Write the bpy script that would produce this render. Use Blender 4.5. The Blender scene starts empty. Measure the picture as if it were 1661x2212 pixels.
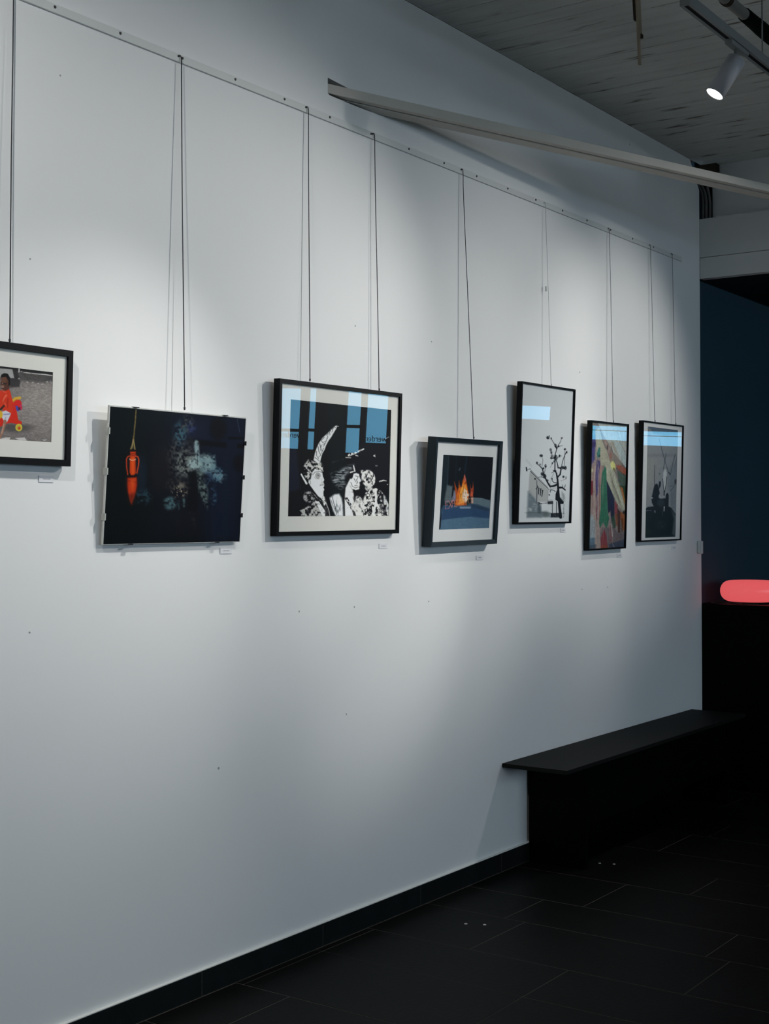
import bpy, bmesh, math, random
import numpy as np
from mathutils import Vector, Matrix

random.seed(7)
SC = bpy.context.scene
COL = SC.collection

# ------------------------------------------------------------------ camera
H_CAM, D_CAM = 1.5, 2.98844
F_PX = 2940.0
cam_d = bpy.data.cameras.new('camera')
cam_d.sensor_fit = 'VERTICAL'
cam_d.sensor_height = 36.0
cam_d.sensor_width = 36.0
cam_d.lens = F_PX / 2212.0 * 36.0
cam_d.shift_y = -51.0 / 2212.0
cam_d.clip_start = 0.05
cam = bpy.data.objects.new('camera', cam_d)
COL.objects.link(cam)
_yaw = math.atan((2896 - 830.5) / F_PX)
_pit = math.atan((1130 - 1055) / F_PX)
fwd = Vector((math.cos(_yaw), math.sin(_yaw), 0))
right = Vector((math.sin(_yaw), -math.cos(_yaw), 0))
fz = fwd * math.cos(_pit) + Vector((0, 0, 1)) * math.sin(_pit)
uz = Vector((0, 0, 1)) * math.cos(_pit) - fwd * math.sin(_pit)
M = Matrix((right, uz, -fz)).transposed().to_4x4()
M.translation = (0, -D_CAM, H_CAM)
cam.matrix_world = M
SC.camera = cam

# ------------------------------------------------------------------ world, exposure
SC.view_settings.view_transform = 'Standard'
SC.view_settings.look = 'None'
SC.view_settings.exposure = 0.0
SC.view_settings.gamma = 1.0
SC.view_settings.use_curve_mapping = False
world = bpy.data.worlds.new('sky')
SC.world = world
world.use_nodes = True
bg = world.node_tree.nodes['Background']
bg.inputs['Color'].default_value = (0.64, 0.83, 1.0, 1)
bg.inputs['Strength'].default_value = 4.5

SPOT_COL = (1.0, 0.985, 0.95)

# portals over the daylight openings (sampling help only)
def portal(loc, rot, sx, sy):
    l = bpy.data.lights.new('daylight_portal', 'AREA')
    l.shape = 'RECTANGLE'; l.size = sx; l.size_y = sy
    l.cycles.is_portal = True
    o = bpy.data.objects.new('daylight_portal', l)
    o.location = loc; o.rotation_euler = rot
    COL.objects.link(o)

# ------------------------------------------------------------------ materials
def srgb(r, g, b):
    f = lambda c: (c / 255 / 12.92) if c / 255 <= 0.04045 else ((c / 255 + 0.055) / 1.055) ** 2.4
    return (f(r), f(g), f(b), 1)

def mat(name, col, rough=0.6, spec=0.3, metal=0.0, noise=None, bump=None, emit=None):
    """noise=(scale, amount, stretch) varies the colour; bump=(scale, strength)"""
    m = bpy.data.materials.new(name); m.use_nodes = True
    nt = m.node_tree; b = nt.nodes['Principled BSDF']
    b.inputs['Base Color'].default_value = col if len(col) == 4 else (*col, 1)
    b.inputs['Roughness'].default_value = rough
    b.inputs['Specular IOR Level'].default_value = spec
    b.inputs['Metallic'].default_value = metal
    tc = nt.nodes.new('ShaderNodeTexCoord')
    if noise:
        mp = nt.nodes.new('ShaderNodeMapping'); mp.inputs['Scale'].default_value = noise[2]
        nt.links.new(tc.outputs['Object'], mp.inputs['Vector'])
        n = nt.nodes.new('ShaderNodeTexNoise'); n.inputs['Scale'].default_value = noise[0]
        n.inputs['Detail'].default_value = 5
        nt.links.new(mp.outputs['Vector'], n.inputs['Vector'])
        mx = nt.nodes.new('ShaderNodeMix'); mx.data_type = 'RGBA'
        c = col[:3]
        mx.inputs['A'].default_value = (*[v * (1 - noise[1]) for v in c], 1)
        mx.inputs['B'].default_value = (*[min(1, v * (1 + noise[1])) for v in c], 1)
        nt.links.new(n.outputs['Fac'], mx.inputs['Factor'])
        nt.links.new(mx.outputs['Result'], b.inputs['Base Color'])
    if bump:
        n2 = nt.nodes.new('ShaderNodeTexNoise'); n2.inputs['Scale'].default_value = bump[0]
        n2.inputs['Detail'].default_value = 6
        nt.links.new(tc.outputs['Object'], n2.inputs['Vector'])
        bp = nt.nodes.new('ShaderNodeBump'); bp.inputs['Strength'].default_value = bump[1]
        bp.inputs['Distance'].default_value = 0.004
        nt.links.new(n2.outputs['Fac'], bp.inputs['Height'])
        nt.links.new(bp.outputs['Normal'], b.inputs['Normal'])
    if emit:
        b.inputs['Emission Color'].default_value = (*emit[0], 1)
        b.inputs['Emission Strength'].default_value = emit[1]
    return m

def glass_mat(name, ior=1.75, tint=(1, 1, 1)):
    """thin pane: clear, with one Fresnel reflection standing for both faces"""
    m = bpy.data.materials.new(name); m.use_nodes = True
    nt = m.node_tree; nt.nodes.clear()
    out = nt.nodes.new('ShaderNodeOutputMaterial')
    tr = nt.nodes.new('ShaderNodeBsdfTransparent'); tr.inputs['Color'].default_value = (*tint, 1)
    gl = nt.nodes.new('ShaderNodeBsdfGlossy'); gl.inputs['Roughness'].default_value = 0.0
    fr = nt.nodes.new('ShaderNodeFresnel'); fr.inputs['IOR'].default_value = ior
    geo = nt.nodes.new('ShaderNodeNewGeometry')
    inv = nt.nodes.new('ShaderNodeMath'); inv.operation = 'SUBTRACT'; inv.inputs[0].default_value = 1
    mul = nt.nodes.new('ShaderNodeMath'); mul.operation = 'MULTIPLY'
    mix = nt.nodes.new('ShaderNodeMixShader')
    L = nt.links.new
    L(geo.outputs['Backfacing'], inv.inputs[1]); L(inv.outputs[0], mul.inputs[0]); L(fr.outputs[0], mul.inputs[1])
    L(mul.outputs[0], mix.inputs['Fac']); L(tr.outputs[0], mix.inputs[1]); L(gl.outputs[0], mix.inputs[2])
    L(mix.outputs[0], out.inputs['Surface'])
    return m

def plank_mat(name):
    m = bpy.data.materials.new(name); m.use_nodes = True
    nt = m.node_tree; b = nt.nodes['Principled BSDF']; L = nt.links.new
    b.inputs['Roughness'].default_value = 0.85; b.inputs['Specular IOR Level'].default_value = 0.15
    tc = nt.nodes.new('ShaderNodeTexCoord'); oi = nt.nodes.new('ShaderNodeObjectInfo')
    add = nt.nodes.new('ShaderNodeVectorMath'); add.operation = 'ADD'
    sc = nt.nodes.new('ShaderNodeVectorMath'); sc.operation = 'SCALE'; sc.inputs['Scale'].default_value = 40
    cmb = nt.nodes.new('ShaderNodeCombineXYZ')
    L(oi.outputs['Random'], cmb.inputs[0]); L(oi.outputs['Random'], cmb.inputs[1])
    L(cmb.outputs[0], sc.inputs[0]); L(tc.outputs['Object'], add.inputs[0]); L(sc.outputs[0], add.inputs[1])
    mp = nt.nodes.new('ShaderNodeMapping'); mp.inputs['Scale'].default_value = (9, 1.4, 9)
    L(add.outputs[0], mp.inputs['Vector'])
    n1 = nt.nodes.new('ShaderNodeTexNoise'); n1.inputs['Scale'].default_value = 2.2; n1.inputs['Detail'].default_value = 6
    L(mp.outputs[0], n1.inputs['Vector'])
    r1 = nt.nodes.new('ShaderNodeValToRGB')       # worn streaks through the whitewash
    r1.color_ramp.elements[0].position = 0.29; r1.color_ramp.elements[0].color = (0.10, 0.08, 0.06, 1)
    r1.color_ramp.elements[1].position = 0.385; r1.color_ramp.elements[1].color = (0.50, 0.51, 0.48, 1)
    e = r1.color_ramp.elements.new(0.75); e.color = (0.58, 0.59, 0.56, 1)
    L(n1.outputs['Fac'], r1.inputs['Fac'])
    vor = nt.nodes.new('ShaderNodeTexVoronoi'); vor.inputs['Scale'].default_value = 2.3   # knots
    mp2 = nt.nodes.new('ShaderNodeMapping'); mp2.inputs['Scale'].default_value = (1, 0.55, 1)
    L(add.outputs[0], mp2.inputs['Vector']); L(mp2.outputs[0], vor.inputs['Vector'])
    r2 = nt.nodes.new('ShaderNodeValToRGB')
    r2.color_ramp.elements[0].position = 0.035; r2.color_ramp.elements[0].color = (0.25, 0.2, 0.16, 1)
    r2.color_ramp.elements[1].position = 0.06; r2.color_ramp.elements[1].color = (1, 1, 1, 1)
    L(vor.outputs['Distance'], r2.inputs['Fac'])
    mx = nt.nodes.new('ShaderNodeMix'); mx.data_type = 'RGBA'; mx.blend_type = 'MULTIPLY'; mx.inputs['Factor'].default_value = 1
    L(r1.outputs['Color'], mx.inputs['A']); L(r2.outputs['Color'], mx.inputs['B'])
    L(mx.outputs['Result'], b.inputs['Base Color'])
    return m

def print_mat(name, rough=0.55):
    m = bpy.data.materials.new(name); m.use_nodes = True
    nt = m.node_tree; b = nt.nodes['Principled BSDF']
    b.inputs['Roughness'].default_value = rough; b.inputs['Specular IOR Level'].default_value = 0.1
    a = nt.nodes.new('ShaderNodeAttribute'); a.attribute_name = 'art'
    nt.links.new(a.outputs['Color'], b.inputs['Base Color'])
    return m

MT = dict(
    wall=mat('white_plaster', (0.80, 0.80, 0.79), 0.85, 0.15, noise=(1.3, 0.025, (1, 1, 1)), bump=(14, 0.10)),
    far_wall=mat('dark_blue_paint', (0.030, 0.062, 0.085), 0.75, 0.2, noise=(2, 0.15, (1, 1, 1))),
    room_wall=mat('grey_plaster', (0.42, 0.43, 0.43), 0.85, 0.15, noise=(1.1, 0.05, (1, 1, 1))),
    lintel=mat('white_board', (0.62, 0.625, 0.61), 0.8, 0.15, noise=(3, 0.05, (1, 1, 1))),
    plank=plank_mat('whitewashed_boards'),
    dark_wood_shade=mat('dark_timber_shade', (0.035, 0.026, 0.018), 0.8, 0.1, noise=(8, 0.4, (1, 6, 1))),  # timber tone, also stands in for shade in the niche and lath gap
    lath=mat('raw_lath', (0.26, 0.21, 0.15), 0.8, 0.1, noise=(12, 0.25, (1, 1, 0.2))),
    ceil=mat('ceiling_grey', (0.40, 0.405, 0.385), 0.85, 0.1, noise=(5, 0.1, (1, .2, 1))),
    gap=mat('dark_gap', (0.09, 0.08, 0.065), 0.9, 0.05, noise=(6, 0.3, (1, 1, 1))),
    far_ceil=mat('dark_ceiling', (0.012, 0.018, 0.022), 0.7, 0.2, noise=(2, 0.1, (1, 1, 1))),
    slate=mat('black_slate', (0.0050, 0.0056, 0.0053), 0.50, 0.07, noise=(7, 0.35, (1, .4, 1)), bump=(60, 0.15)),
    slate_b=mat('black_slate_skirting', (0.0085, 0.0105, 0.0105), 0.45, 0.14, noise=(11, 0.45, (1, .6, 1)), bump=(60, 0.15)),
    grout=mat('pale_grout', (0.105, 0.097, 0.085), 0.9, 0.05, noise=(30, 0.2, (1, 1, 1))),
    black=mat('black_lacquered_board', (0.0016, 0.0018, 0.0017), 0.5, 0.05, noise=(9, 0.3, (.3, 1, 1))),
    bench_top=mat('black_linoleum', (0.0085, 0.0092, 0.0080), 0.6, 0.10, noise=(40, 0.2, (1, 1, 1))),
    frame=mat('black_stained_wood', (0.0034, 0.0042, 0.0048), 0.45, 0.11, noise=(20, 0.3, (1, 1, .2))),
    frame_blue=mat('blue_black_stained_wood', (0.0095, 0.020, 0.027), 0.45, 0.25, noise=(20, 0.3, (1, 1, .2))),
    back=mat('brown_hardboard', (0.14, 0.10, 0.07), 0.8, 0.1, noise=(30, 0.2, (1, 1, 1))),
    white_edge=mat('satin_aluminium_edge', (0.62, 0.62, 0.58), 0.4, 0.4, noise=(20, 0.05, (1, 1, 1))),
    clip=mat('clear_grey_plastic_clip', (0.45, 0.46, 0.42), 0.35, 0.4, noise=(60, 0.1, (1, 1, 1))),
    clip_dark=mat('smoked_clip', (0.03, 0.03, 0.03), 0.3, 0.4, noise=(60, 0.1, (1, 1, 1))),
    matb=mat('ivory_mat_board', (0.80, 0.79, 0.73), 0.85, 0.1, noise=(80, 0.02, (1, 1, 1))),
    matw=mat('white_mat_board', (0.78, 0.785, 0.77), 0.85, 0.1, noise=(80, 0.02, (1, 1, 1))),
    bevel=mat('mat_bevel_core', (0.86, 0.86, 0.82), 0.85, 0.1, noise=(80, 0.02, (1, 1, 1))),
    pane=glass_mat('picture_glass', 1.70),
    window_glass=glass_mat('window_glass', 1.5),
    blue_glass=glass_mat('sky_tint_glass', 1.5, (0.57, 0.88, 1.0)),  # tint added so the sky reflected in the pictures turns bluer
    rail=mat('painted_picture_rail', (0.68, 0.69, 0.67), 0.5, 0.3, noise=(10, 0.03, (1, 1, 1))),
    screw=mat('dull_screw', (0.07, 0.07, 0.07), 0.5, 0.4, 0.5, noise=(90, 0.2, (1, 1, 1))),
    cable=mat('dark_steel_cable', (0.025, 0.025, 0.03), 0.45, 0.4, 0.3, noise=(200, 0.2, (1, 1, 1))),
    cable_g=mat('grey_steel_cable', (0.16, 0.165, 0.165), 0.45, 0.4, 0.3, noise=(200, 0.2, (1, 1, 1))),
    cable_c=mat('pale_nylon_line', (0.52, 0.52, 0.51), 0.25, 0.5, noise=(200, 0.05, (1, 1, 1))),
    card=mat('white_card', (0.74, 0.74, 0.76), 0.7, 0.2, noise=(90, 0.02, (1, 1, 1))),
    ink=mat('grey_ink', (0.22, 0.22, 0.24), 0.8, 0.1, noise=(300, 0.3, (1, 1, 1))),
    steel=mat('cream_painted_steel', (0.50, 0.475, 0.425), 0.6, 0.25, noise=(6, 0.06, (1, 1, 1)), bump=(40, 0.1)),
    hole=mat('dark_hole_back', (0.06, 0.055, 0.05), 0.9, 0.05, noise=(20, 0.4, (1, 1, 1)), bump=(30, 0.5)),
    track=mat('white_powder_coat', (0.20, 0.205, 0.205), 0.5, 0.15, noise=(30, 0.03, (1, 1, 1))),
    spot=mat('white_spot_housing', (0.36, 0.36, 0.38), 0.45, 0.3, noise=(30, 0.03, (1, 1, 1))),
    slot=mat('track_slot', (0.006, 0.006, 0.006), 0.6, 0.1, noise=(30, 0.2, (1, 1, 1))),
    pipe=mat('grey_painted_pipe', (0.16, 0.155, 0.14), 0.6, 0.3, noise=(9, 0.1, (1, 1, 1))),
    foam=mat('black_pipe_foam', (0.004, 0.005, 0.005), 0.95, 0.05, noise=(40, 0.3, (1, 1, 1)), bump=(90, 0.5)),
    conduit=mat('grey_conduit', (0.13, 0.13, 0.125), 0.7, 0.1, noise=(9, 0.1, (1, 1, 1))),
    lens=mat('lit_spot_lens', (0.9, 0.9, 0.88), 0.3, 0.3, noise=(3, 0.01, (1, 1, 1)), emit=((1.0, 0.97, 0.90), 9.0)),
    lamp=mat('lit_red_glass_shade', (0.30, 0.05, 0.05), 0.25, 0.4, noise=(3, 0.02, (1, 1, 1)), emit=((0.70, 0.098, 0.105), 0.95)),
    cord=mat('dark_red_flex', (0.06, 0.035, 0.035), 0.6, 0.2, noise=(60, 0.2, (1, 1, 1))),
    plastic=mat('white_plastic', (0.66, 0.68, 0.66), 0.4, 0.35, noise=(40, 0.02, (1, 1, 1))),
    win=mat('dark_window_frame', (0.012, 0.014, 0.016), 0.5, 0.3, noise=(9, 0.1, (1, 1, 1))),
    letter=mat('green_grey_lettering', (0.012, 0.035, 0.04), 0.6, 0.2, noise=(9, 0.05, (1, 1, 1))),
    pave=mat('sky_bounce_paving', (0.66, 0.66, 0.64), 0.9, 0.1, noise=(2, 0.2, (1, 1, 1))),
    stud=mat('steel_floor_stud', (0.62, 0.60, 0.55), 0.35, 0.5, 0.2, noise=(60, 0.05, (1, 1, 1))),
    mark=mat('old_wall_mark', (0.33, 0.33, 0.32), 0.9, 0.05, noise=(60, 0.2, (1, 1, 1))),
    art=print_mat('printed_picture'),
)

# ------------------------------------------------------------------ mesh helpers
def link(name, me, material, parent=None, loc=None, rot=None):
    o = bpy.data.objects.new(name, me)
    if material is not None and not me.materials:
        me.materials.append(material)
    COL.objects.link(o)
    if parent is not None:
        o.parent = parent
    if loc is not None: o.location = loc
    if rot is not None: o.rotation_euler = rot
    return o

def bm_obj(name, bm, material, parent=None, smooth=False, **k):
    bmesh.ops.recalc_face_normals(bm, faces=bm.faces)
    me = bpy.data.meshes.new(name); bm.to_mesh(me); bm.free()
    if smooth:
        for p in me.polygons: p.use_smooth = True
    return link(name, me, material, parent, **k)

def add_box(bm, x0, x1, y0, y1, z0, z1, bev=0.0):
    vs = [bm.verts.new((x, y, z)) for x in (x0, x1) for y in (y0, y1) for z in (z0, z1)]
    f = [(0, 1, 3, 2), (4, 6, 7, 5), (0, 4, 5, 1), (2, 3, 7, 6), (0, 2, 6, 4), (1, 5, 7, 3)]
    fs = [bm.faces.new([vs[i] for i in q]) for q in f]
    if bev:
        es = list({e for fc in fs for e in fc.edges})
        bmesh.ops.bevel(bm, geom=es, offset=bev, segments=2, affect='EDGES', profile=0.5)

def box(name, x0, x1, y0, y1, z0, z1, material, parent=None, bev=0.0, **k):
    bm = bmesh.new(); add_box(bm, x0, x1, y0, y1, z0, z1, bev)
    return bm_obj(name, bm, material, parent, **k)

def add_tube(bm, pts, r, seg=8, caps=True, rads=None):
    pts = [Vector(p) for p in pts]; rings = []
    for i, p in enumerate(pts):
        t = (pts[min(i + 1, len(pts) - 1)] - pts[max(i - 1, 0)]).normalized()
        a = Vector((0, 0, 1)) if abs(t.z) < 0.9 else Vector((1, 0, 0))
        u = t.cross(a).normalized(); v = t.cross(u).normalized()
        rr = rads[i] if rads else r
        rings.append([bm.verts.new(p + (u * math.cos(2 * math.pi * k / seg) + v * math.sin(2 * math.pi * k / seg)) * rr) for k in range(seg)])
    for a, b in zip(rings, rings[1:]):
        for k in range(seg):
            bm.faces.new((a[k], a[(k + 1) % seg], b[(k + 1) % seg], b[k]))
    if caps:
        bm.faces.new(rings[0]); bm.faces.new(rings[-1])

def tube(name, pts, r, material, parent=None, seg=8, rads=None, **k):
    bm = bmesh.new(); add_tube(bm, pts, r, seg, True, rads)
    return bm_obj(name, bm, material, parent, smooth=True, **k)

def add_lathe(bm, prof, seg=48):
    rings = []
    for r, z in prof:
        if r < 1e-6: rings.append([bm.verts.new((0, 0, z))])
        else: rings.append([bm.verts.new((r * math.cos(2 * math.pi * k / seg), r * math.sin(2 * math.pi * k / seg), z)) for k in range(seg)])
    for a, b in zip(rings, rings[1:]):
        for k in range(seg):
            if len(a) == 1: bm.faces.new((a[0], b[k], b[(k + 1) % seg]))
            elif len(b) == 1: bm.faces.new((a[k], a[(k + 1) % seg], b[0]))
            else: bm.faces.new((a[k], a[(k + 1) % seg], b[(k + 1) % seg], b[k]))

def tag(o, label, cat, group=None):
    o['label'] = label; o['category'] = cat
    if group: o['group'] = group
    return o

def struct(o):
    o['kind'] = 'structure'; return o

def empty(name, loc=(0, 0, 0)):
    o = bpy.data.objects.new(name, None); o.empty_display_size = 0.1
    o.location = loc; COL.objects.link(o); return o

def cells(us, vs, holes):
    """grid cells of a wall, leaving the holes (u0,u1,v0,v1) open"""
    us = sorted(set(us + [h[0] for h in holes] + [h[1] for h in holes]))
    vs = sorted(set(vs + [h[2] for h in holes] + [h[3] for h in holes]))
    out = []
    for a, b in zip(us, us[1:]):
        col = []
        for c, d in zip(vs, vs[1:]):
            m, n = (a + b) / 2, (c + d) / 2
            if any(h[0] < m < h[1] and h[2] < n < h[3] for h in holes): continue
            if col and abs(col[-1][3] - c) < 1e-9: col[-1] = (a, b, col[-1][2], d)
            else: col.append((a, b, c, d))
        out += col
    return out

# ------------------------------------------------------------------ room shell
XE, ZC, ZL0, ZL1 = 7.397, 3.56, 2.90, 3.243
X_END, Y_R = 13.0, -9.0

# gallery wall with the rough hole the steel beam leaves through
outer = [(-3, 0), (XE, 0), (XE, 3.41), (7.355, 3.455), (7.265, ZC), (-3, ZC)]
hole = [(3.895, 3.118), (4.02, 3.112), (4.09, 3.092), (4.17, 3.0595), (4.05, 3.0565), (3.907, 3.0565), (3.8955, 3.061)]
bm = bmesh.new()
def loop(pts):
    v = [bm.verts.new((x, 0, z)) for x, z in pts]
    return [bm.edges.new((v[i], v[(i + 1) % len(v)])) for i in range(len(v))]
ed = loop(outer) + loop(hole)
res = bmesh.ops.triangle_fill(bm, use_beauty=True, use_dissolve=False, edges=ed)
ext = bmesh.ops.extrude_face_region(bm, geom=list(bm.faces))
bmesh.ops.translate(bm, vec=(0, 0.25, 0), verts=[g for g in ext['geom'] if isinstance(g, bmesh.types.BMVert)])
wall_left = struct(bm_obj('wall_left', bm, MT['wall']))
# old nail marks on the plaster
bm = bmesh.new()
for x, z, r in [(2.635, 2.784, .0030), (4.583, 2.231, .0032), (3.734, 1.191, .0034), (4.059, 1.190, .0034), (4.561, 1.187, .0032),
                (4.011, .801, .0034), (3.318, .706, .0045), (2.53, 2.238, .0028), (2.537, 1.196, .0030), (4.064, 2.233, .0034),
                (5.888, 2.226, .0034), (5.904, 1.182, .003), (6.181, 1.182, .003), (6.464, 3.462, .004)]:
    v = [bm.verts.new((x + r * math.cos(a) * random.uniform(.7, 1.2), -0.0008, z + r * math.sin(a) * random.uniform(.7, 1.2))) for a in [k * math.pi / 4 for k in range(8)]]
    w = [bm.verts.new((q.co.x, 0.002, q.co.z)) for q in v]
    bm.faces.new(v)
    for k in range(8): bm.faces.new((v[k], v[(k + 1) % 8], w[(k + 1) % 8], w[k]))
bm_obj('nail_mark', bm, MT['mark'], wall_left)['kind'] = 'stuff'
struct(box('trim_1', 3.5, 4.6, 0.25, 0.30, 2.9, 3.3, MT['hole']))                      # dark plate closing the hole, coloured for the shade inside
# far room: dark blue wall in line with the gallery wall
struct(box('wall_left_far', XE + 0.003, X_END, 0.03, 0.25, 0, 3.8, MT['far_wall']))
# other walls
def wall_x(name, x0, x1, holes, y0, y1, z0, z1, m):
    bm = bmesh.new()
    for a, b, c, d in cells([y0, y1], [z0, z1], holes): add_box(bm, x0, x1, a, b, c, d)
    return struct(bm_obj(name, bm, m))
def wall_y(name, y0, y1, holes, x0, x1, z0, z1, m):
    bm = bmesh.new()
    for a, b, c, d in cells([x0, x1], [z0, z1], holes): add_box(bm, a, b, y0, y1, c, d)
    return struct(bm_obj(name, bm, m))
END_HOLES = [(-8.55, -7.53, 1.90, 2.66), (-7.42, -7.29, 1.90, 2.66), (-6.84, -6.61, 1.88, 2.64), (-6.55, -6.22, 2.01, 2.62),
             (-4.62, -4.10, 2.235, 2.40), (-3.66, -2.30, 2.10, 2.265)]
wall_x('wall_far_end', X_END, X_END + 0.035, END_HOLES, Y_R, 0.25, 0, 3.8, MT['far_wall'])
SIDE_HOLES = [(-1.6, 0.6, 1.0, 3.1), (2.2, 4.4, 1.0, 3.1), (5.3, 8.0, 1.0, 3.1)]  # unseen windows, placed and sized to fill the wall with daylight
wall_y('wall_right', Y_R - 0.2, Y_R, SIDE_HOLES, -3.2, X_END + 0.2, 0, 3.8, MT['room_wall'])
struct(box('wall_near', -3.2, -3.0, Y_R, 0.25, 0, 3.8, MT['room_wall']))
# dropped lintel over the passage, the plaster above it, the far ceiling
t2 = struct(box('trim_2', XE, 7.455, Y_R, -0.001, 3.022, ZL1, MT['lintel']))
box('panel', XE + 0.0015, 7.455, Y_R, -0.001, ZL0, 3.019, MT['lintel'], t2)
struct(box('wall_far', 7.468, 7.60, Y_R, -0.052, 2.95, 3.582, MT['lintel']))
struct(box('ceiling_far', 7.46, X_END, Y_R, 0.03, ZL0 + 0.002, 2.95, MT['far_ceil']))
struct(box('trim_3', 7.415, 7.64, -0.094, 0.03, 3.47, 3.559, MT['dark_wood_shade']))        # dark block standing in for the shaded niche in the corner
# ceiling: boards run away from the gallery wall
ceiling = struct(box('ceiling', -3.2, X_END + 0.2, Y_R - 0.2, 0.25, 3.582, 3.8, MT['gap']))
PITCH = 0.1045
def plank_mesh(L):
    bm = bmesh.new(); add_box(bm, -PITCH / 2 + .0013, PITCH / 2 - .0013, -L / 2, L / 2, 0, 0.02, 0.0016)
    bmesh.ops.recalc_face_normals(bm, faces=bm.faces)
    me = bpy.data.meshes.new('plank'); bm.to_mesh(me); bm.free(); me.materials.append(MT['plank']); return me
PM = [plank_mesh(2.4), plank_mesh(2.1)]
k0 = -36
for k in range(k0, 20):
    xc = 5.442 + PITCH * (k + 0.5)
    if xc > 7.50: break
    a, b = (PM[0], PM[1]) if k % 2 else (PM[1], PM[0])
    la, lb = (2.4, 2.1) if k % 2 else (2.1, 2.4)
    dz = random.uniform(-.0012, .0012)
    link('plank', a, None, ceiling, (xc, -la / 2 - .001, ZC + dz), (0, random.uniform(-.006, .006), 0))
    link('plank', b, None, ceiling, (xc, -la - .003 - lb / 2, ZC + dz), (0, random.uniform(-.006, .006), 0))
box('ceiling_board', -3.0, 5.442 + PITCH * k0 - .002, Y_R, 0, ZC, 3.582, MT['ceil'], ceiling)
box('ceiling_board', 5.442 + PITCH * k0, 7.468, Y_R, -4.506, ZC, 3.582, MT['ceil'], ceiling)

# floor: slate strips that run away from the wall, pale joints
floor = struct(box('floor', -3.2, X_END + 0.2, Y_R - 0.2, 0.25, -0.25, -0.0006, MT['grout']))
BX = [1.35, 1.75, 2.06, 2.66, 2.975, 3.39, 3.812, 4.125, 4.525, 4.835, 5.236, 5.54, 5.85, 6.245, 6.555, 6.96, 7.265, 7.67]
JY = [-.3, -.55, -.2, -.62, -.24, -.845, -.845, -1.255, -1.167, -.54, -.815, -1.02, -.41, -.49, -.75, -.3, -.6]
YF0, YF1 = -0.0145, -2.9
for (xa, xb), j in zip(zip(BX, BX[1:]), JY):
    if xa > 7.35: continue
    js = [YF0] + [y for y in [j + .8 * n for n in range(2, -6, -1)] if YF1 + .1 < y < YF0 - .02] + [YF1]
    for ya, yb in zip(js, js[1:]):
        g = .0017
        dz = random.uniform(-.0004, .0004)
        xb2 = min(xb, 7.395)
        bm = bmesh.new(); add_box(bm, xa + g, xb2 - g, yb + g, ya - g, -0.0005, max(dz, -.0002), 0.0002)
        bm_obj('tile', bm, MT['slate'], floor)
for q in [(-3, BX[0] - .003, Y_R, 0), (BX[0], XE - .001, Y_R, YF1 - .003), (XE + .002, X_END, Y_R, .03)]:
    box('slate_field', q[0], q[1], q[2], q[3], -.0005, 0, MT['slate'], floor)
# skirting tiles
base = struct(box('baseboard_left', -3, XE, -0.0120, 0.0, 0, 0.0802, MT['grout']))
box('sealant_bead', -3, XE, -0.0126, 0.0, 0.0803, 0.0828, MT['bevel'], base)
x = 3.2295 - .6272 * 6
while x < XE - .02:
    x1 = min(x + .6272, XE)
    bm = bmesh.new(); add_box(bm, x + .0012, x1 - .0012, -0.0128, -0.0119, 0.0012, 0.0785, 0.0002)
    bm_obj('tile', bm, MT['slate_b'], base)
    x = x1
# outside ground, unseen, made pale to bounce skylight up into the room
struct(box('ground', -20, 40, -40, Y_R - 0.2, -0.35, -0.27, MT['pave']))
struct(box('ground_far', X_END + .2, 40, Y_R - .2, 20, -0.35, -0.27, MT['pave']))

# ------------------------------------------------------------------ windows
wi = [0]
def window(name_bars, pane_box, glass):
    wi[0] += 1
    bm = bmesh.new()
    for b in name_bars: add_box(bm, *b)
    w = struct(bm_obj('window_%d' % wi[0], bm, MT['win']))
    box('pane', *pane_box, glass, w)
    return w
def win_x(y0, y1, z0, z1, transom=None, mull=(), t=0.02):
    x0, x1 = X_END + .004, X_END + .030
    bars = [(x0, x1, y0, y1, z0, z0 + t * .5), (x0, x1, y0, y1, z1 - t * .5, z1), (x0, x1, y0, y0 + t * .5, z0 + t * .5, z1 - t * .5), (x0, x1, y1 - t * .5, y1, z0 + t * .5, z1 - t * .5)]
    if transom: bars.append((x0, x1, y0 + t * .5, y1 - t * .5, transom - .018, transom + .018))
    for m in mull: bars.append((x0, x1, m - .02, m + .02, z0 + t * .5, z1 - t * .5))
    return window(bars, (X_END + .015, X_END + .020, y0 + .008, y1 - .008, z0 + .008, z1 - .008), MT['blue_glass'])
W = []
W.append(win_x(*END_HOLES[0], 2.135, (-8.1,)))
W.append(win_x(*END_HOLES[1], 2.145))
W.append(win_x(*END_HOLES[2], 2.205))
W.append(win_x(*END_HOLES[3]))
W.append(win_x(*END_HOLES[4]))
w6 = win_x(*END_HOLES[5])
box('glazing_bar', X_END + .005, X_END + .028, -3.65, -2.31, 2.205, 2.212, MT['win'], w6)
def lettering(parent, text, y, z, size):
    cu = bpy.data.curves.new('lettering', 'FONT'); cu.body = text; cu.size = size; cu.extrude = 0.001
    cu.align_x = 'CENTER'
    o = bpy.data.objects.new('lettering', cu); COL.objects.link(o); o.parent = parent
    cu.materials.append(MT['letter'])
    # readable from inside the room (looking along +X)
    o.matrix_world = Matrix(((0, 0, -1, X_END + .012), (-1, 0, 0, y), (0, 1, 0, z), (0, 0, 0, 1)))
lettering(W[3], 'werden', -6.385, 2.035, 0.105)
lettering(W[0], 'werden', -7.66, 2.045, 0.105)
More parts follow.
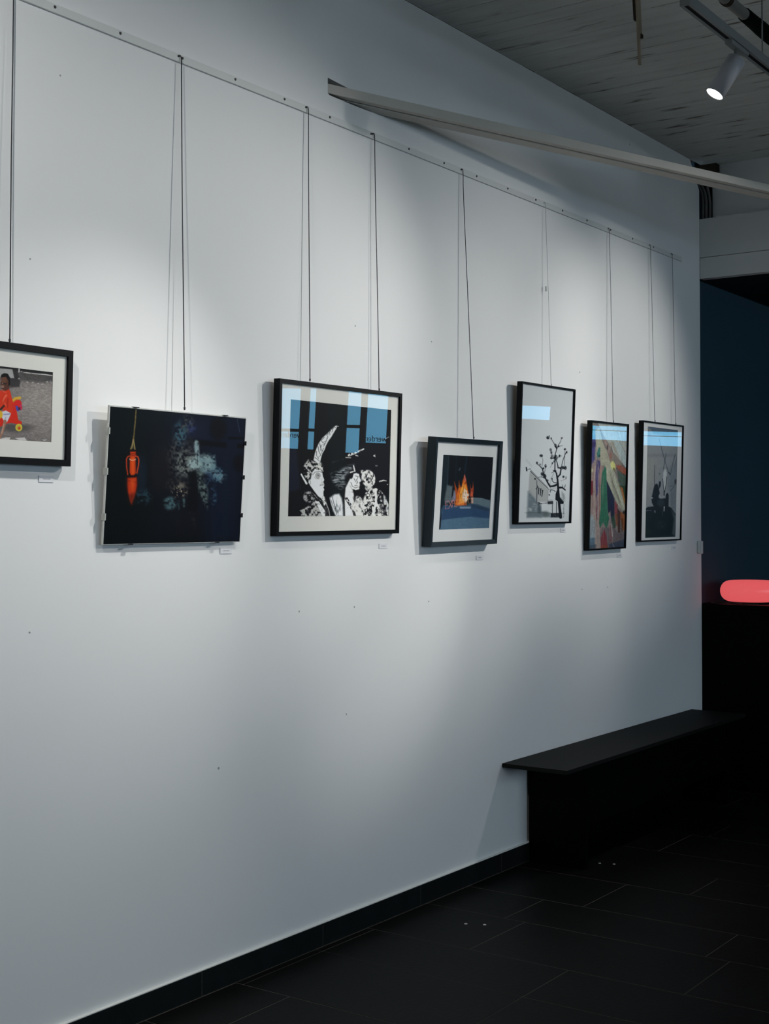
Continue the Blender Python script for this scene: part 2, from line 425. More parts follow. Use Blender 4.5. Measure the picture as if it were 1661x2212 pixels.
for h in SIDE_HOLES:
    x0, x1, z0, z1 = h; y0, y1 = Y_R - .12, Y_R - .05; t = .06; xm = (x0 + x1) / 2
    bars = [(x0, x1, y0, y1, z0, z0 + t), (x0, x1, y0, y1, z1 - t, z1), (x0, x0 + t, y0, y1, z0 + t, z1 - t), (x1 - t, x1, y0, y1, z0 + t, z1 - t), (xm - t / 2, xm + t / 2, y0, y1, z0 + t, z1 - t)]
    window(bars, (x0 + .02, x1 - .02, Y_R - .09, Y_R - .084, z0 + .02, z1 - .02), MT['window_glass'])
    portal(((x0 + x1) / 2, Y_R - .02, (z0 + z1) / 2), (math.radians(90), 0, 0), x1 - x0, z1 - z0)
for h in END_HOLES:
    portal((X_END - .005, (h[0] + h[1]) / 2, (h[2] + h[3]) / 2), (0, math.radians(90), 0), h[3] - h[2], h[1] - h[0])
# ------------------------------------------------------------------ printed pictures (painted into colour attributes)
def lattice_noise(X, Y, seed, octaves=4):
    rng = np.random.default_rng(seed); out = 0.0; amp = .5; tot = 0
    for o in range(octaves):
        g = rng.random((64, 64)); x = X * 2 ** o; y = Y * 2 ** o
        xi = np.floor(x).astype(int); yi = np.floor(y).astype(int); fx = x - xi; fy = y - yi
        fx = fx * fx * (3 - 2 * fx); fy = fy * fy * (3 - 2 * fy)
        a = g[yi % 64, xi % 64]; b = g[yi % 64, (xi + 1) % 64]; c = g[(yi + 1) % 64, xi % 64]; d = g[(yi + 1) % 64, (xi + 1) % 64]
        out = out + amp * ((a * (1 - fx) + b * fx) * (1 - fy) + (c * (1 - fx) + d * fx) * fy); tot += amp; amp *= .55
    return out / tot
class Art:
    """small raster painter; coordinates are those of a sketch sheet whose print corners are given by quad"""
    def __init__(s, quad, nx, ny, base, gain):
        src = np.array([(0, 0), (1, 0), (1, 1), (0, 1)], float); dst = np.array(quad, float)
        A = []; B = []
        for (u, v), (x, y) in zip(src, dst):
            A += [[u, v, 1, 0, 0, 0, -u * x, -v * x], [0, 0, 0, u, v, 1, -u * y, -v * y]]; B += [x, y]
        h = np.append(np.linalg.solve(np.array(A), np.array(B)), 1).reshape(3, 3)
        U, V = np.meshgrid(np.linspace(0, 1, nx), np.linspace(0, 1, ny))
        w = h[2, 0] * U + h[2, 1] * V + 1
        s.X = (h[0, 0] * U + h[0, 1] * V + h[0, 2]) / w; s.Y = (h[1, 0] * U + h[1, 1] * V + h[1, 2]) / w
        s.c = np.zeros((ny, nx, 3)) + np.array(base, float); s.gain = gain
        s.px = float(np.median(np.abs(np.diff(s.X, axis=1))))
    def mix(s, a, col):
        s.c += (np.array(col, float) - s.c) * np.clip(a, 0, 1)[..., None]
    def tex(s, a, t):
        if t is None: return a
        sx, sy, lo, hi, seed = t
        n = lattice_noise(s.X / sx, s.Y / sy, seed)
        return a * np.clip((n - lo) / (hi - lo), 0, 1)
    def seg_d(s, pts, closed):
        P = np.array(pts, float); d = np.full(s.X.shape, 1e9); T = np.zeros(s.X.shape)
        n = len(P) if closed else len(P) - 1
        for i in range(n):
            a = P[i]; b = P[(i + 1) % len(P)]; ab = b - a; L = max(ab @ ab, 1e-9)
            t = np.clip(((s.X - a[0]) * ab[0] + (s.Y - a[1]) * ab[1]) / L, 0, 1)
            q = np.hypot(s.X - a[0] - t * ab[0], s.Y - a[1] - t * ab[1])
            m = q < d; d = np.where(m, q, d); T = np.where(m, (i + t) / n, T)
        return d, T
    def poly(s, pts, col, alpha=1, soft=None, tex=None):
        d, _ = s.seg_d(pts, True); ins = np.zeros(s.X.shape, bool); P = pts
        for i in range(len(P)):
            (x1, y1), (x2, y2) = P[i], P[(i + 1) % len(P)]
            if y1 == y2: continue
            c = ((y1 > s.Y) != (y2 > s.Y)) & (s.X < (x2 - x1) * (s.Y - y1) / (y2 - y1) + x1); ins ^= c
        sf = soft or s.px * 1.3
        s.mix(s.tex(np.clip(.5 + np.where(ins, d, -d) / sf, 0, 1) * alpha, tex), col)
    def line(s, pts, w, col, alpha=1, w2=None, soft=None, tex=None):
        d, T = s.seg_d(pts, False); ww = (w if w2 is None else w + (w2 - w) * T) / 2
        sf = soft or s.px * 1.3; cov = np.minimum(1, 2 * ww / sf)
        s.mix(s.tex(np.clip(.5 + (ww - d) / sf, 0, 1) * cov * alpha, tex), col)
    def blob(s, x, y, rx, ry, col, alpha=1, soft=.35, tex=None, rot=0):
        c, n = math.cos(rot), math.sin(rot); dx = s.X - x; dy = s.Y - y
        r = np.hypot((dx * c + dy * n) / rx, (-dx * n + dy * c) / ry)
        s.mix(s.tex(np.clip((1 - r) / soft + .5, 0, 1) * alpha, tex), col)
    def noise(s, sx, sy, amp, seed):
        s.c *= (1 + amp * (lattice_noise(s.X / sx, s.Y / sy, seed) - .5) * 2)[..., None]
    def done(s):
        v = np.clip(s.c, 0, 255) / 255
        return np.clip(np.where(v <= .04045, v / 12.92, ((v + .055) / 1.055) ** 2.4) * s.gain, 0, .92)

def art_child():
    a = Art([(-509, 349), (768, 498), (744, 1512), (-536, 1432)], 250, 170, (118, 112, 109), 1.15)
    a.blob(560, 950, 330, 330, (156, 148, 142), .8, 1.2); a.blob(560, 1180, 260, 160, (135, 128, 124), .5, 1)
    a.poly([(-600, 300), (800, 430), (800, 650), (500, 640), (-600, 520)], (74, 71, 70), .9, 60)
    a.poly([(-600, 300), (800, 430), (800, 545), (540, 520), (300, 480), (-600, 420)], (38, 37, 38), 1, 16)
    a.noise(26, 12, .22, 3); a.noise(7, 5, .12, 4)
    a.line([(310, 488), (420, 508), (540, 520), (650, 528), (775, 547)], 13, (215, 214, 210), .9, tex=(25, 12, .25, .45, 5))
    a.line([(283, 440), (280, 490)], 20, (200, 198, 195), .9)
    a.poly([(-550, 440), (0, 440), (185, 455), (212, 582), (0, 575), (-550, 520)], (158, 158, 156)); a.noise(40, 30, .05, 6)
    a.poly([(190, 460), (250, 470), (300, 640), (285, 710), (150, 715), (140, 590), (215, 585)], (48, 46, 48), .85, 20)
    for x, y in [(280, 590), (400, 640), (480, 645), (560, 660), (690, 635), (740, 625), (750, 650), (620, 670)]: a.blob(x, y, 16, 8, (185, 184, 182), .8)
    a.poly([(640, 560), (780, 560), (775, 640), (660, 610)], (70, 68, 70), .5, 20)
    a.blob(250, 1300, 230, 60, (62, 58, 58), .6, .8)
    a.poly([(175, 900), (215, 920), (250, 1080), (270, 1190), (325, 1215), (312, 1262), (170, 1232), (100, 1240), (0, 1290), (-140, 1290), (-160, 1100), (40, 1060)], (205, 44, 28), 1, 10)
    a.blob(258, 960, 62, 70, (208, 40, 34), 1, .2); a.poly([(300, 930), (330, 1010), (318, 1045), (280, 1040), (290, 980)], (195, 45, 80), 1, 8)
    a.poly([(228, 985), (262, 985), (285, 1045), (268, 1068), (238, 1040)], (70, 72, 168), 1, 8); a.poly([(262, 1000), (300, 1005), (300, 1050), (275, 1045)], (70, 36, 60), 1, 8)
    a.line([(188, 915), (225, 880), (290, 868)], 42, (208, 166, 60)); a.line([(195, 925), (250, 890)], 14, (165, 120, 40), .7)
    a.poly([(-20, 760), (35, 755), (130, 728), (158, 790), (180, 880), (195, 935), (182, 1080), (110, 1078), (40, 1035), (-60, 1000), (-60, 850)], (206, 56, 30), 1, 9)
    a.line([(95, 830), (60, 880), (45, 930)], 26, (226, 120, 90), .8, 8); a.line([(120, 880), (110, 1000)], 24, (170, 38, 22), .7); a.line([(40, 770), (90, 790)], 12, (225, 100, 80), .8); a.line([(70, 940), (100, 990)], 12, (226, 110, 80), .7)
    a.line([(-90, 860), (-70, 960), (10, 1040), (60, 985)], 30, (62, 40, 34))
    a.poly([(10, 1075), (90, 1050), (165, 1092), (150, 1130), (120, 1195), (105, 1222), (60, 1200), (30, 1150)], (204, 204, 212), 1, 9)
    a.line([(60, 1110), (150, 1100)], 12, (92, 92, 150), .8); a.line([(90, 1150), (70, 1200)], 14, (150, 150, 165), .8)
    a.line([(78, 1205), (55, 1300), (40, 1360), (2, 1450)], 44, (150, 112, 92), 1, 30); a.line([(60, 1250), (30, 1380)], 14, (196, 160, 138), .8)
    a.blob(-5, 1110, 48, 62, (212, 168, 48), 1, .2)
    a.blob(278, 1298, 50, 54, (205, 192, 62), 1, .15); a.blob(278, 1300, 34, 38, (178, 160, 60), .8, .2); a.blob(284, 1308, 19, 21, (198, 62, 38), 1, .3)
    a.blob(82, 640, 66, 116, (88, 58, 46), 1, .15); a.blob(60, 610, 40, 60, (112, 78, 60), .6, .7); a.poly([(5, 660), (150, 640), (140, 740), (70, 772), (40, 740), (20, 720)], (84, 54, 44), .9, 14)
    a.poly([(10, 580), (25, 530), (70, 508), (120, 520), (152, 580), (150, 680), (125, 700), (128, 620), (90, 560), (30, 570)], (22, 20, 22), 1, 10)
    a.line([(20, 648), (95, 664)], 13, (30, 20, 20), .8); a.blob(40, 656, 10, 6, (190, 180, 170), .8); a.blob(42, 705, 24, 20, (160, 128, 112), .75); a.line([(25, 728), (60, 732)], 9, (70, 34, 30), .8); a.blob(40, 760, 28, 16, (150, 80, 66), .6)
    a.poly([(10, 1460), (90, 1440), (160, 1440), (140, 1475), (60, 1475)], (205, 200, 196), .9, 8); a.poly([(220, 1452), (360, 1440), (392, 1488), (290, 1485)], (205, 200, 196), .9, 8); a.poly([(610, 1476), (690, 1470), (650, 1490)], (200, 198, 194), .9, 8)
    return a.done()

def art_bottle():
    a = Art([(660, 484), (1477, 559), (1439, 1304), (618, 1321)], 300, 205, (3, 9, 11), 1.05)
    a.poly([(880, 480), (1500, 480), (1480, 1320), (900, 1320)], (12, 15, 24), 1, 260); a.poly([(1050, 540), (1490, 550), (1480, 760), (1080, 700)], (22, 28, 50), .8, 120); a.poly([(1240, 520), (1480, 540), (1440, 1310), (1240, 1310)], (10, 21, 40), .9, 120)  # navy patch at upper right paints in a dim room reflection
    a.blob(1310, 620, 50, 70, (10, 12, 18), .9, .6); a.poly([(1130, 680), (1360, 705), (1360, 735), (1200, 720), (1120, 710)], (5, 8, 14), .9, 14); a.blob(1440, 830, 40, 50, (6, 8, 16), .8, .5)
    a.line([(1425, 560), (1440, 640)], 5, (58, 70, 92), .7); a.poly([(1370, 670), (1470, 670), (1465, 685), (1370, 685)], (4, 7, 12), .9); a.poly([(1425, 710), (1475, 714), (1475, 740), (1425, 736)], (4, 6, 10), .9)
    T = lambda s, lo=.42, hi=.62, sc=12: (sc, sc, lo, hi, s)
    a.blob(1085, 800, 95, 130, (70, 72, 72), .8, .7, T(1, .38, .62)); a.blob(1110, 830, 60, 80, (120, 128, 122), .8, .7, T(2)); a.blob(960, 860, 60, 120, (22, 18, 22), .8, 1)
    a.blob(1080, 650, 40, 66, (62, 100, 112), .8, .7, T(3)); a.blob(1120, 590, 40, 50, (84, 88, 76), .7, .7, T(4, .45, .6)); a.blob(1150, 620, 26, 40, (50, 62, 110), .6, .8, T(21))
    a.line([(1178, 705), (1186, 800)], 30, (136, 158, 160), .95, 26, 12, T(5, .2, .5)); a.blob(1170, 830, 42, 40, (150, 172, 172), .95, .6, T(6, .2, .55)); a.blob(1232, 830, 54, 56, (140, 164, 164), .95, .6, T(7, .25, .6))
    a.poly([(1190, 790), (1250, 810), (1290, 780), (1300, 860), (1350, 900), (1330, 950), (1260, 900), (1210, 880)], (112, 140, 146), .9, 18, T(8, .3, .6)); a.blob(1310, 900, 46, 42, (86, 122, 140), .8, .7, T(9))
    a.poly([(1180, 880), (1215, 880), (1250, 1000), (1245, 1110), (1215, 1050), (1190, 1000)], (100, 118, 112), .85, 18, T(10, .32, .6)); a.line([(1250, 900), (1290, 1060)], 50, (44, 64, 90), .7, 30, 30, T(11)); a.blob(1282, 1040, 18, 40, (60, 90, 112), .7, .7, T(12))
    a.line([(1183, 780), (1186, 840)], 4, (22, 30, 34), .8); a.poly([(1130, 890), (1172, 870), (1190, 1000), (1180, 1120), (1130, 1120)], (6, 9, 14), .95, 14)
    a.blob(1070, 960, 70, 40, (66, 62, 58), .7, .7, T(13)); a.blob(1075, 1000, 46, 34, (186, 170, 142), .8, .7, T(14, .52, .62, 9)); a.blob(1085, 965, 24, 18, (120, 116, 104), .7, .7, T(15))
    a.blob(1020, 1072, 38, 40, (78, 112, 116), .9, .6, T(16, .28, .6)); a.line([(1075, 1060), (1072, 1110)], 14, (60, 90, 94), .8, 12, 10, T(17, .3, .55)); a.line([(1103, 1050), (1104, 1090)], 16, (80, 106, 106), .8, 12, 10, T(18, .3, .55)); a.line([(1150, 1085), (1138, 1130)], 12, (110, 84, 72), .6, 8, 10, T(19)); a.line([(1160, 1160), (1170, 1230)], 14, (54, 44, 40), .6, 8, 12, T(20))
    a.blob(855, 1030, 50, 46, (40, 72, 84), .8, .8, T(22, .35, .6)); a.blob(845, 900, 34, 110, (20, 30, 44), .8, .9); a.line([(1055, 1120), (1060, 1180)], 40, (16, 20, 26), .5, soft=40)
    a.line([(1290, 1180), (1290, 1310)], 8, (30, 48, 66), .5, soft=14); a.line([(1360, 800), (1350, 1300)], 20, (20, 30, 42), .6, soft=26)
    a.line([(816, 495), (808, 600), (799, 690)], 8, (112, 96, 56), 1, 9, None, (6, 8, .1, .5, 30)); a.line([(799, 685), (792, 720), (781, 750)], 8, (140, 122, 74), 1); a.line([(799, 685), (805, 720), (809, 752)], 8, (140, 122, 74), 1); a.line([(797, 690), (795, 738)], 5, (150, 136, 96), .8)
    a.line([(778, 752), (812, 752)], 12, (12, 10, 10), 1)
    a.poly([(779, 760), (813, 758), (814, 775), (810, 782), (812, 800), (814, 890), (800, 903), (784, 903), (776, 885), (777, 800), (782, 782)], (196, 58, 14), 1, 7)
    a.line([(795, 800), (796, 890)], 17, (222, 88, 18), .9, 12, 12); a.line([(780, 772), (812, 772)], 5, (110, 30, 10), .9); a.line([(779, 782), (812, 782)], 4, (90, 26, 10), .8)
    a.line([(783, 785), (766, 788), (757, 805), (758, 850), (765, 898)], 8, (176, 56, 22), 1, 7); a.line([(810, 785), (826, 790), (832, 808), (830, 840), (820, 890)], 8, (190, 64, 26), 1, 7)
    a.line([(775, 803), (785, 810), (800, 811), (813, 805)], 4, (232, 190, 170), 1); a.poly([(764, 902), (820, 902), (820, 918), (762, 918)], (22, 8, 6), .9, 6)
    a.poly([(763, 918), (820, 915), (822, 965), (812, 1010), (800, 1045), (788, 1078), (780, 1060), (768, 1015), (760, 965)], (186, 52, 14), 1, 9)
    a.line([(795, 940), (793, 1000)], 24, (214, 80, 20), .8, 8, 16); a.poly([(770, 1020), (812, 1010), (800, 1050), (788, 1085), (776, 1060)], (90, 24, 12), .8, 30); a.line([(765, 935), (812, 945)], 9, (120, 34, 12), .7, None, None, (6, 6, .4, .55, 31)); a.line([(758, 920), (760, 1000)], 12, (60, 14, 8), .7, soft=12); a.line([(822, 920), (818, 1000)], 8, (60, 14, 8), .7, soft=10)
    return a.done()

def art_carnival():
    W, K = (222, 221, 214), (12, 14, 18)
    a = Art([(165, 133), (1453, 270), (1422, 1627), (130, 1634)], 300, 205, K, 1.45)
    a.poly([(960, 690), (1450, 690), (1430, 1180), (960, 1200)], (17, 19, 27), .7, 60); a.poly([(130, 690), (240, 720), (290, 1280), (180, 1320), (130, 1300)], (22, 27, 42), .8, 30)
    a.poly([(640, 150), (860, 180), (860, 1630), (700, 1630)], (13, 22, 24), .7, 60)
    T = lambda s, lo=.44, hi=.5, sc=16: (sc, sc, lo, hi, s)
    # plume
    a.poly([(740, 474), (768, 470), (752, 512), (716, 570), (690, 615), (652, 668), (622, 726), (604, 780), (576, 826), (560, 880), (545, 945), (515, 955), (462, 912), (478, 830), (500, 762), (528, 700), (572, 632), (640, 570), (690, 520)], W, 1, 9)
    for p in [[(720, 500), (700, 520), (708, 545), (690, 555)], [(680, 535), (664, 560), (676, 585), (656, 590)], [(650, 570), (632, 590), (646, 618), (630, 632)], [(600, 620), (560, 660), (580, 690), (616, 668)], [(640, 630), (615, 690), (580, 720)], [(540, 700), (560, 780), (580, 800)], [(520, 740), (530, 800), (556, 850), (520, 880)], [(560, 720), (552, 790)], [(500, 800), (498, 850), (530, 900)], [(480, 880), (510, 900), (540, 930)], [(732, 488), (748, 500)], [(590, 760), (560, 830)], [(610, 700), (590, 740)]]:
        a.line(p, 8, (34, 36, 40), .9, 5)
    a.blob(776, 480, 8, 6, W)
    # crown of the hat and hair
    a.poly([(395, 905), (450, 925), (560, 945), (590, 1005), (560, 1035), (470, 1045), (420, 1120), (380, 1180), (345, 1110), (335, 980)], (186, 185, 180), 1, 20, T(41, .50, .56, 22)); a.poly([(520, 990), (580, 1000), (580, 1060), (540, 1060)], W, .9, 14, T(42, .42, .5, 18))
    a.line([(305, 1095), (335, 1150), (372, 1212)], 18, W, 1, 26)
    # face
    a.poly([(480, 1028), (540, 1040), (575, 1075), (582, 1120), (600, 1165), (588, 1195), (600, 1222), (598, 1250), (588, 1262), (600, 1290), (588, 1320), (592, 1392), (560, 1405), (520, 1375), (470, 1310), (420, 1240), (396, 1200), (398, 1170), (425, 1160), (435, 1110), (450, 1060)], W, 1, 8)
    for r in (34, 20): 
        t = np.linspace(0, 2 * np.pi, 14); a.line([(518 + r * math.cos(q) * .85, 1110 + r * math.sin(q)) for q in t], 6, (40, 40, 42), .85)
    a.blob(520, 1110, 8, 10, K); a.line([(450, 1100), (480, 1068), (530, 1056), (566, 1070)], 7, (60, 60, 60), .8); a.line([(470, 1130), (500, 1155), (545, 1150)], 5, (90, 90, 88), .8); a.line([(545, 1236), (592, 1228)], 8, (60, 58, 58), .9); a.line([(556, 1218), (594, 1210)], 5, (110, 108, 106), .8); a.line([(560, 1200), (585, 1190)], 5, (80, 80, 80), .8); a.line([(404, 1180), (420, 1176), (424, 1210), (412, 1222)], 6, (70, 70, 70), .8); a.line([(436, 1060), (425, 1130)], 6, (80, 80, 80), .7); a.line([(570, 1150), (560, 1185)], 5, (130, 128, 126), .7)
    a.poly([(560, 1010), (585, 1000), (575, 1030), (592, 1055), (560, 1060), (530, 1040)], W, .9, 8, T(43, .38, .48, 12))
    # second small face, coat, lapels
    a.blob(410, 1385, 78, 72, (150, 150, 148), .95, .3, T(44, .42, .54, 26)); a.blob(352, 1400, 20, 26, (170, 168, 166), .8, .4, T(45, .4, .5, 12)); a.blob(380, 1330, 30, 20, (180, 178, 176), .8, .5, T(46, .4, .52, 14))
    a.poly([(285, 1560), (350, 1530), (430, 1480), (490, 1420), (530, 1450), (610, 1560), (608, 1634), (300, 1634), (310, 1590)], (168, 167, 163), 1, 10, T(47, .42, .54, 26)); a.poly([(480, 1440), (520, 1425), (612, 1570), (610, 1634), (580, 1634), (545, 1570)], W, 1, 8, T(48, .2, .4, 30)); a.poly([(440, 1290), (500, 1370), (545, 1440), (500, 1440), (455, 1350)], K, 1, 8, None)
    a.line([(450, 1330), (510, 1400), (560, 1440)], 10, (200, 198, 194), .8, 6, None, T(49, .4, .5, 10)); a.poly([(535, 1400), (590, 1370), (625, 1410), (640, 1500), (680, 1634), (618, 1634), (600, 1520)], (60, 60, 62), 1, 8, T(50, .4, .52, 16)); a.poly([(555, 1385), (600, 1376), (622, 1470), (598, 1500)], W, .95, 8, T(51, .3, .42, 18)); a.line([(618, 1450), (660, 1560), (672, 1634)], 8, W, .9, 5)
    # smoke streaks and white plume
    a.poly([(680, 1090), (800, 1040), (900, 985), (985, 968), (930, 1060), (866, 1120), (872, 1240), (830, 1295), (775, 1270), (700, 1180)], (150, 156, 160), .85, 40, (60, 9, .40, .62, 52)); a.line([(690, 945), (760, 925), (880, 890)], 8, (110, 112, 112), .8, 4, 10, T(53, .3, .5)); a.poly([(720, 1140), (850, 1120), (800, 1160), (730, 1170)], (190, 194, 196), .8, 20, (50, 8, .42, .6, 54))
    a.poly([(672, 1395), (730, 1352), (790, 1345), (822, 1400), (838, 1490), (842, 1634), (748, 1634), (712, 1560)], (214, 216, 216), 1, 26, (18, 90, .10, .42, 55)); a.line([(672, 1400), (690, 1480), (740, 1600)], 9, (190, 190, 188), .9); a.line([(700, 1380), (760, 1610)], 8, (30, 32, 36), .8); a.line([(690, 1430), (740, 1570)], 5, (30, 32, 36), .8)
    # stray lights
    a.line([(915, 850), (1000, 820), (1105, 770)], 30, W, 1, 14, None, T(56, .33, .42, 12)); a.line([(875, 880), (940, 884)], 8, W, .9); a.line([(1000, 850), (1030, 860)], 10, W, .9); a.line([(1250, 848), (1232, 858), (1252, 868)], 9, W); a.line([(1310, 1186), (1360, 1172), (1400, 1180)], 16, W, .95, 9, None, T(57, .3, .42, 12)); a.blob(1268, 985, 18, 10, (110, 112, 116), .8); a.line([(1390, 634), (1428, 616)], 8, (170, 172, 174), .8); a.blob(1410, 1225, 8, 5, W, .8); a.line([(975, 985), (990, 1055)], 16, (205, 204, 200), .95, 20); a.line([(935, 1070), (970, 1060)], 16, W, .9)
    # bearded figure
    a.poly([(975, 1088), (1010, 1078), (1045, 1092), (1058, 1140), (1072, 1180), (1050, 1200), (1056, 1230), (1040, 1290), (960, 1290), (930, 1240), (930, 1170), (962, 1140)], W, 1, 10); a.poly([(930, 1150), (960, 1160), (930, 1240), (965, 1300), (985, 1380), (960, 1500), (975, 1634), (866, 1634), (860, 1420), (872, 1270)], W, 1, 16, (40, 40, .12, .36, 58))
    for p in [[(1000, 1115), (1040, 1125)], [(1010, 1160), (1030, 1200), (1010, 1220)], [(980, 1150), (1010, 1200)], [(940, 1200), (960, 1250), (1000, 1270)], [(990, 1240), (1030, 1240)], [(1050, 1110), (1060, 1150)], [(1000, 1270), (1040, 1255)], [(1030, 1130), (1024, 1160)]]: a.line(p, 8, (48, 48, 50), .9, 5)
    a.poly([(970, 1290), (1000, 1300), (1110, 1290), (1100, 1400), (1000, 1380)], K, .9, 30); a.line([(1000, 1290), (1050, 1275)], 14, W, .9, 8)
    a.poly([(960, 1420), (1020, 1370), (1090, 1400), (1100, 1634), (990, 1634), (950, 1540)], (205, 204, 199), 1, 18, (34, 60, .22, .48, 59)); a.blob(1010, 1400, 40, 60, K, .8, .7, T(60, .4, .55, 24)); a.line([(880, 1400), (940, 1500), (990, 1620)], 40, (30, 30, 32), .9, 30, None, T(61, .42, .52, 14))
    # curly headed figure
    a.blob(1165, 1150, 88, 112, (206, 205, 200), 1, .15, (15, 26, .36, .48, 62), -.25); a.poly([(1060, 1045), (1110, 1040), (1130, 1120), (1090, 1140)], W, .9, 12, T(63, .4, .5, 14)); a.blob(1170, 1270, 48, 40, (196, 195, 190), .95, .3, T(64, .3, .5, 22)); a.blob(1168, 1195, 14, 18, K, .8)
    a.poly([(1130, 1330), (1200, 1290), (1260, 1270), (1330, 1310), (1380, 1380), (1424, 1480), (1424, 1634), (1080, 1634), (1085, 1450)], (206, 205, 200), 1, 12, (24, 34, .40, .50, 65)); a.line([(1262, 1285), (1262, 1440), (1225, 1630)], 22, (214, 212, 206), 1, 30); a.poly([(1270, 1290), (1340, 1320), (1400, 1420), (1390, 1620), (1340, 1634), (1300, 1480)], (26, 27, 31), .75, 18, T(66, .36, .5, 30)); a.line([(1370, 1380), (1400, 1500), (1420, 1600)], 30, (180, 182, 184), .7, 40, 20, T(67, .35, .5, 20))
    for cx, cy, r in [(1165, 1370, 40), (1180, 1470, 34), (1150, 1560, 36), (1210, 1330, 26), (1300, 1560, 30)]:
        t = np.linspace(0, 5.5, 16); a.line([(cx + r * (1 - q / 7) * math.cos(q * 1.6), cy + r * 1.25 * (1 - q / 7) * math.sin(q * 1.6)) for q in t], 8, (26, 26, 30), .9)
    return a.done()

def art_fire():
    a = Art([(270, 224), (1354, 278), (1263, 1816), (174, 1852)], 240, 185, (13, 18, 24), 1.5)
    a.poly([(240, 220), (400, 228), (370, 860), (330, 1000), (240, 1560), (150, 1900)], (20, 32, 38), 1, 30); a.line([(395, 230), (365, 870), (250, 1560)], 16, (44, 66, 72), .7, 22, 22); a.line([(560, 230), (540, 800)], 22, (16, 30, 44), .7, soft=26)
    a.poly([(360, 880), (480, 910), (560, 1000), (560, 1200), (330, 1300), (300, 1200)], (78, 88, 92), 1, 40); a.poly([(900, 1150), (1100, 1160), (1300, 1215), (1300, 1500), (850, 1400)], (84, 100, 108), 1, 14)
    a.poly([(290, 1320), (640, 1300), (900, 1290), (1300, 1390), (1290, 1900), (150, 1900), (230, 1400)], (48, 70, 92), 1, 40); a.poly([(230, 1640), (600, 1590), (880, 1568), (1300, 1610), (1290, 1900), (150, 1900)], (70, 96, 116), 1, 24)
    a.poly([(880, 1290), (1010, 1300), (1270, 1400), (1260, 1460), (900, 1380)], (34, 50, 70), .8, 40); a.poly([(300, 1380), (620, 1380), (1000, 1400), (1280, 1470), (1270, 1590), (860, 1565), (250, 1630)], (38, 62, 90), .9, 30); a.noise(40, 18, .10, 70)
    a.poly([(470, 930), (510, 920), (540, 990), (500, 1000), (480, 1120), (450, 1180), (468, 1000)], (14, 16, 22), .95, 12); a.poly([(630, 1350), (875, 1350), (872, 1390), (640, 1392)], (112, 130, 146), .9, 8)
    a.poly([(240, 1480), (215, 1820), (174, 1852), (185, 1700)], (8, 12, 14), .9, 10); a.line([(640, 520), (620, 560)], 20, (90, 110, 130), .6, soft=20); a.line([(790, 240), (740, 640)], 24, (28, 56, 84), .5, soft=30)
    O = [(196, 100, 30), (214, 150, 60), (150, 64, 24), (226, 186, 140), (120, 50, 60)]
    fl = [([(530, 1330), (540, 1100), (520, 900), (515, 800), (560, 930), (590, 1000), (605, 900), (618, 770), (640, 880), (665, 960), (690, 800), (710, 740), (745, 640), (770, 740), (790, 860), (810, 980), (835, 1080), (820, 1240), (780, 1320), (640, 1330)], O[2], .95),
          ([(545, 1320), (570, 1080), (600, 1020), (620, 860), (650, 940), (690, 920), (720, 760), (760, 820), (790, 900), (815, 1060), (800, 1250), (700, 1310)], O[0], .95),
          ([(600, 1300), (640, 1000), (670, 950), (700, 840), (720, 900), (750, 860), (780, 960), (800, 1080), (790, 1240)], O[1], .85)]
    for p, c, al in fl: a.poly(p, c, al, 20, (26, 70, .12, .45, 71))
    a.poly([(690, 1080), (740, 960), (800, 1020), (840, 1090), (800, 1220), (760, 1270), (690, 1200)], (206, 190, 176), .95, 30, (30, 50, .25, .5, 72)); a.poly([(540, 1100), (620, 1080), (640, 1250), (560, 1320)], (176, 92, 26), .9, 20, (16, 60, .2, .5, 73)); a.line([(735, 680), (750, 780)], 26, (190, 110, 120), .7, 34, 20, (12, 40, .3, .5, 74))
    for p in [[(720, 900), (716, 1060), (730, 1200)], [(760, 950), (770, 1100)], [(640, 980), (650, 1180)], [(690, 1000), (680, 1260)], [(700, 1130), (780, 1130)]]: a.line(p, 9, (70, 44, 34), .7, 5, None, (9, 20, .3, .5, 75))
    a.poly([(850, 1130), (862, 960), (855, 850), (880, 960), (905, 940), (925, 800), (935, 960), (925, 1140), (880, 1140)], (150, 58, 34), .95, 16, (14, 50, .2, .45, 76)); a.poly([(870, 1130), (880, 1010), (915, 1050), (920, 1130)], (190, 90, 60), .8, 14); a.poly([(870, 1150), (930, 1150), (925, 1280), (885, 1280)], (196, 150, 130), .85, 14, (12, 30, .25, .5, 77)); a.poly([(770, 1270), (830, 1150), (850, 1150), (800, 1330)], (28, 48, 40), .8, 12)
    a.poly([(440, 1220), (500, 1090), (540, 1000), (545, 1200), (470, 1260)], (150, 130, 170), .55, 26, (20, 50, .3, .5, 78))
    # burning letters along the arc
    G = {'E': [[(1, 0), (0, 0), (0, 1), (1, 1)], [(0, .5), (.8, .5)]], 'X': [[(0, 0), (1, 1)], [(1, 0), (0, 1)]], 'P': [[(0, 1), (0, 0), (.9, 0), (1, .25), (.9, .5), (0, .5)]], 'R': [[(0, 1), (0, 0), (.9, 0), (1, .25), (.9, .5), (0, .5)], [(.4, .5), (1, 1)]], 'I': [[(.5, 0), (.5, 1)]], 'N': [[(0, 1), (0, 0), (1, 1), (1, 0)]], 'C': [[(1, .1), (.6, 0), (.1, .2), (0, .5), (.1, .8), (.6, 1), (1, .9)]]}
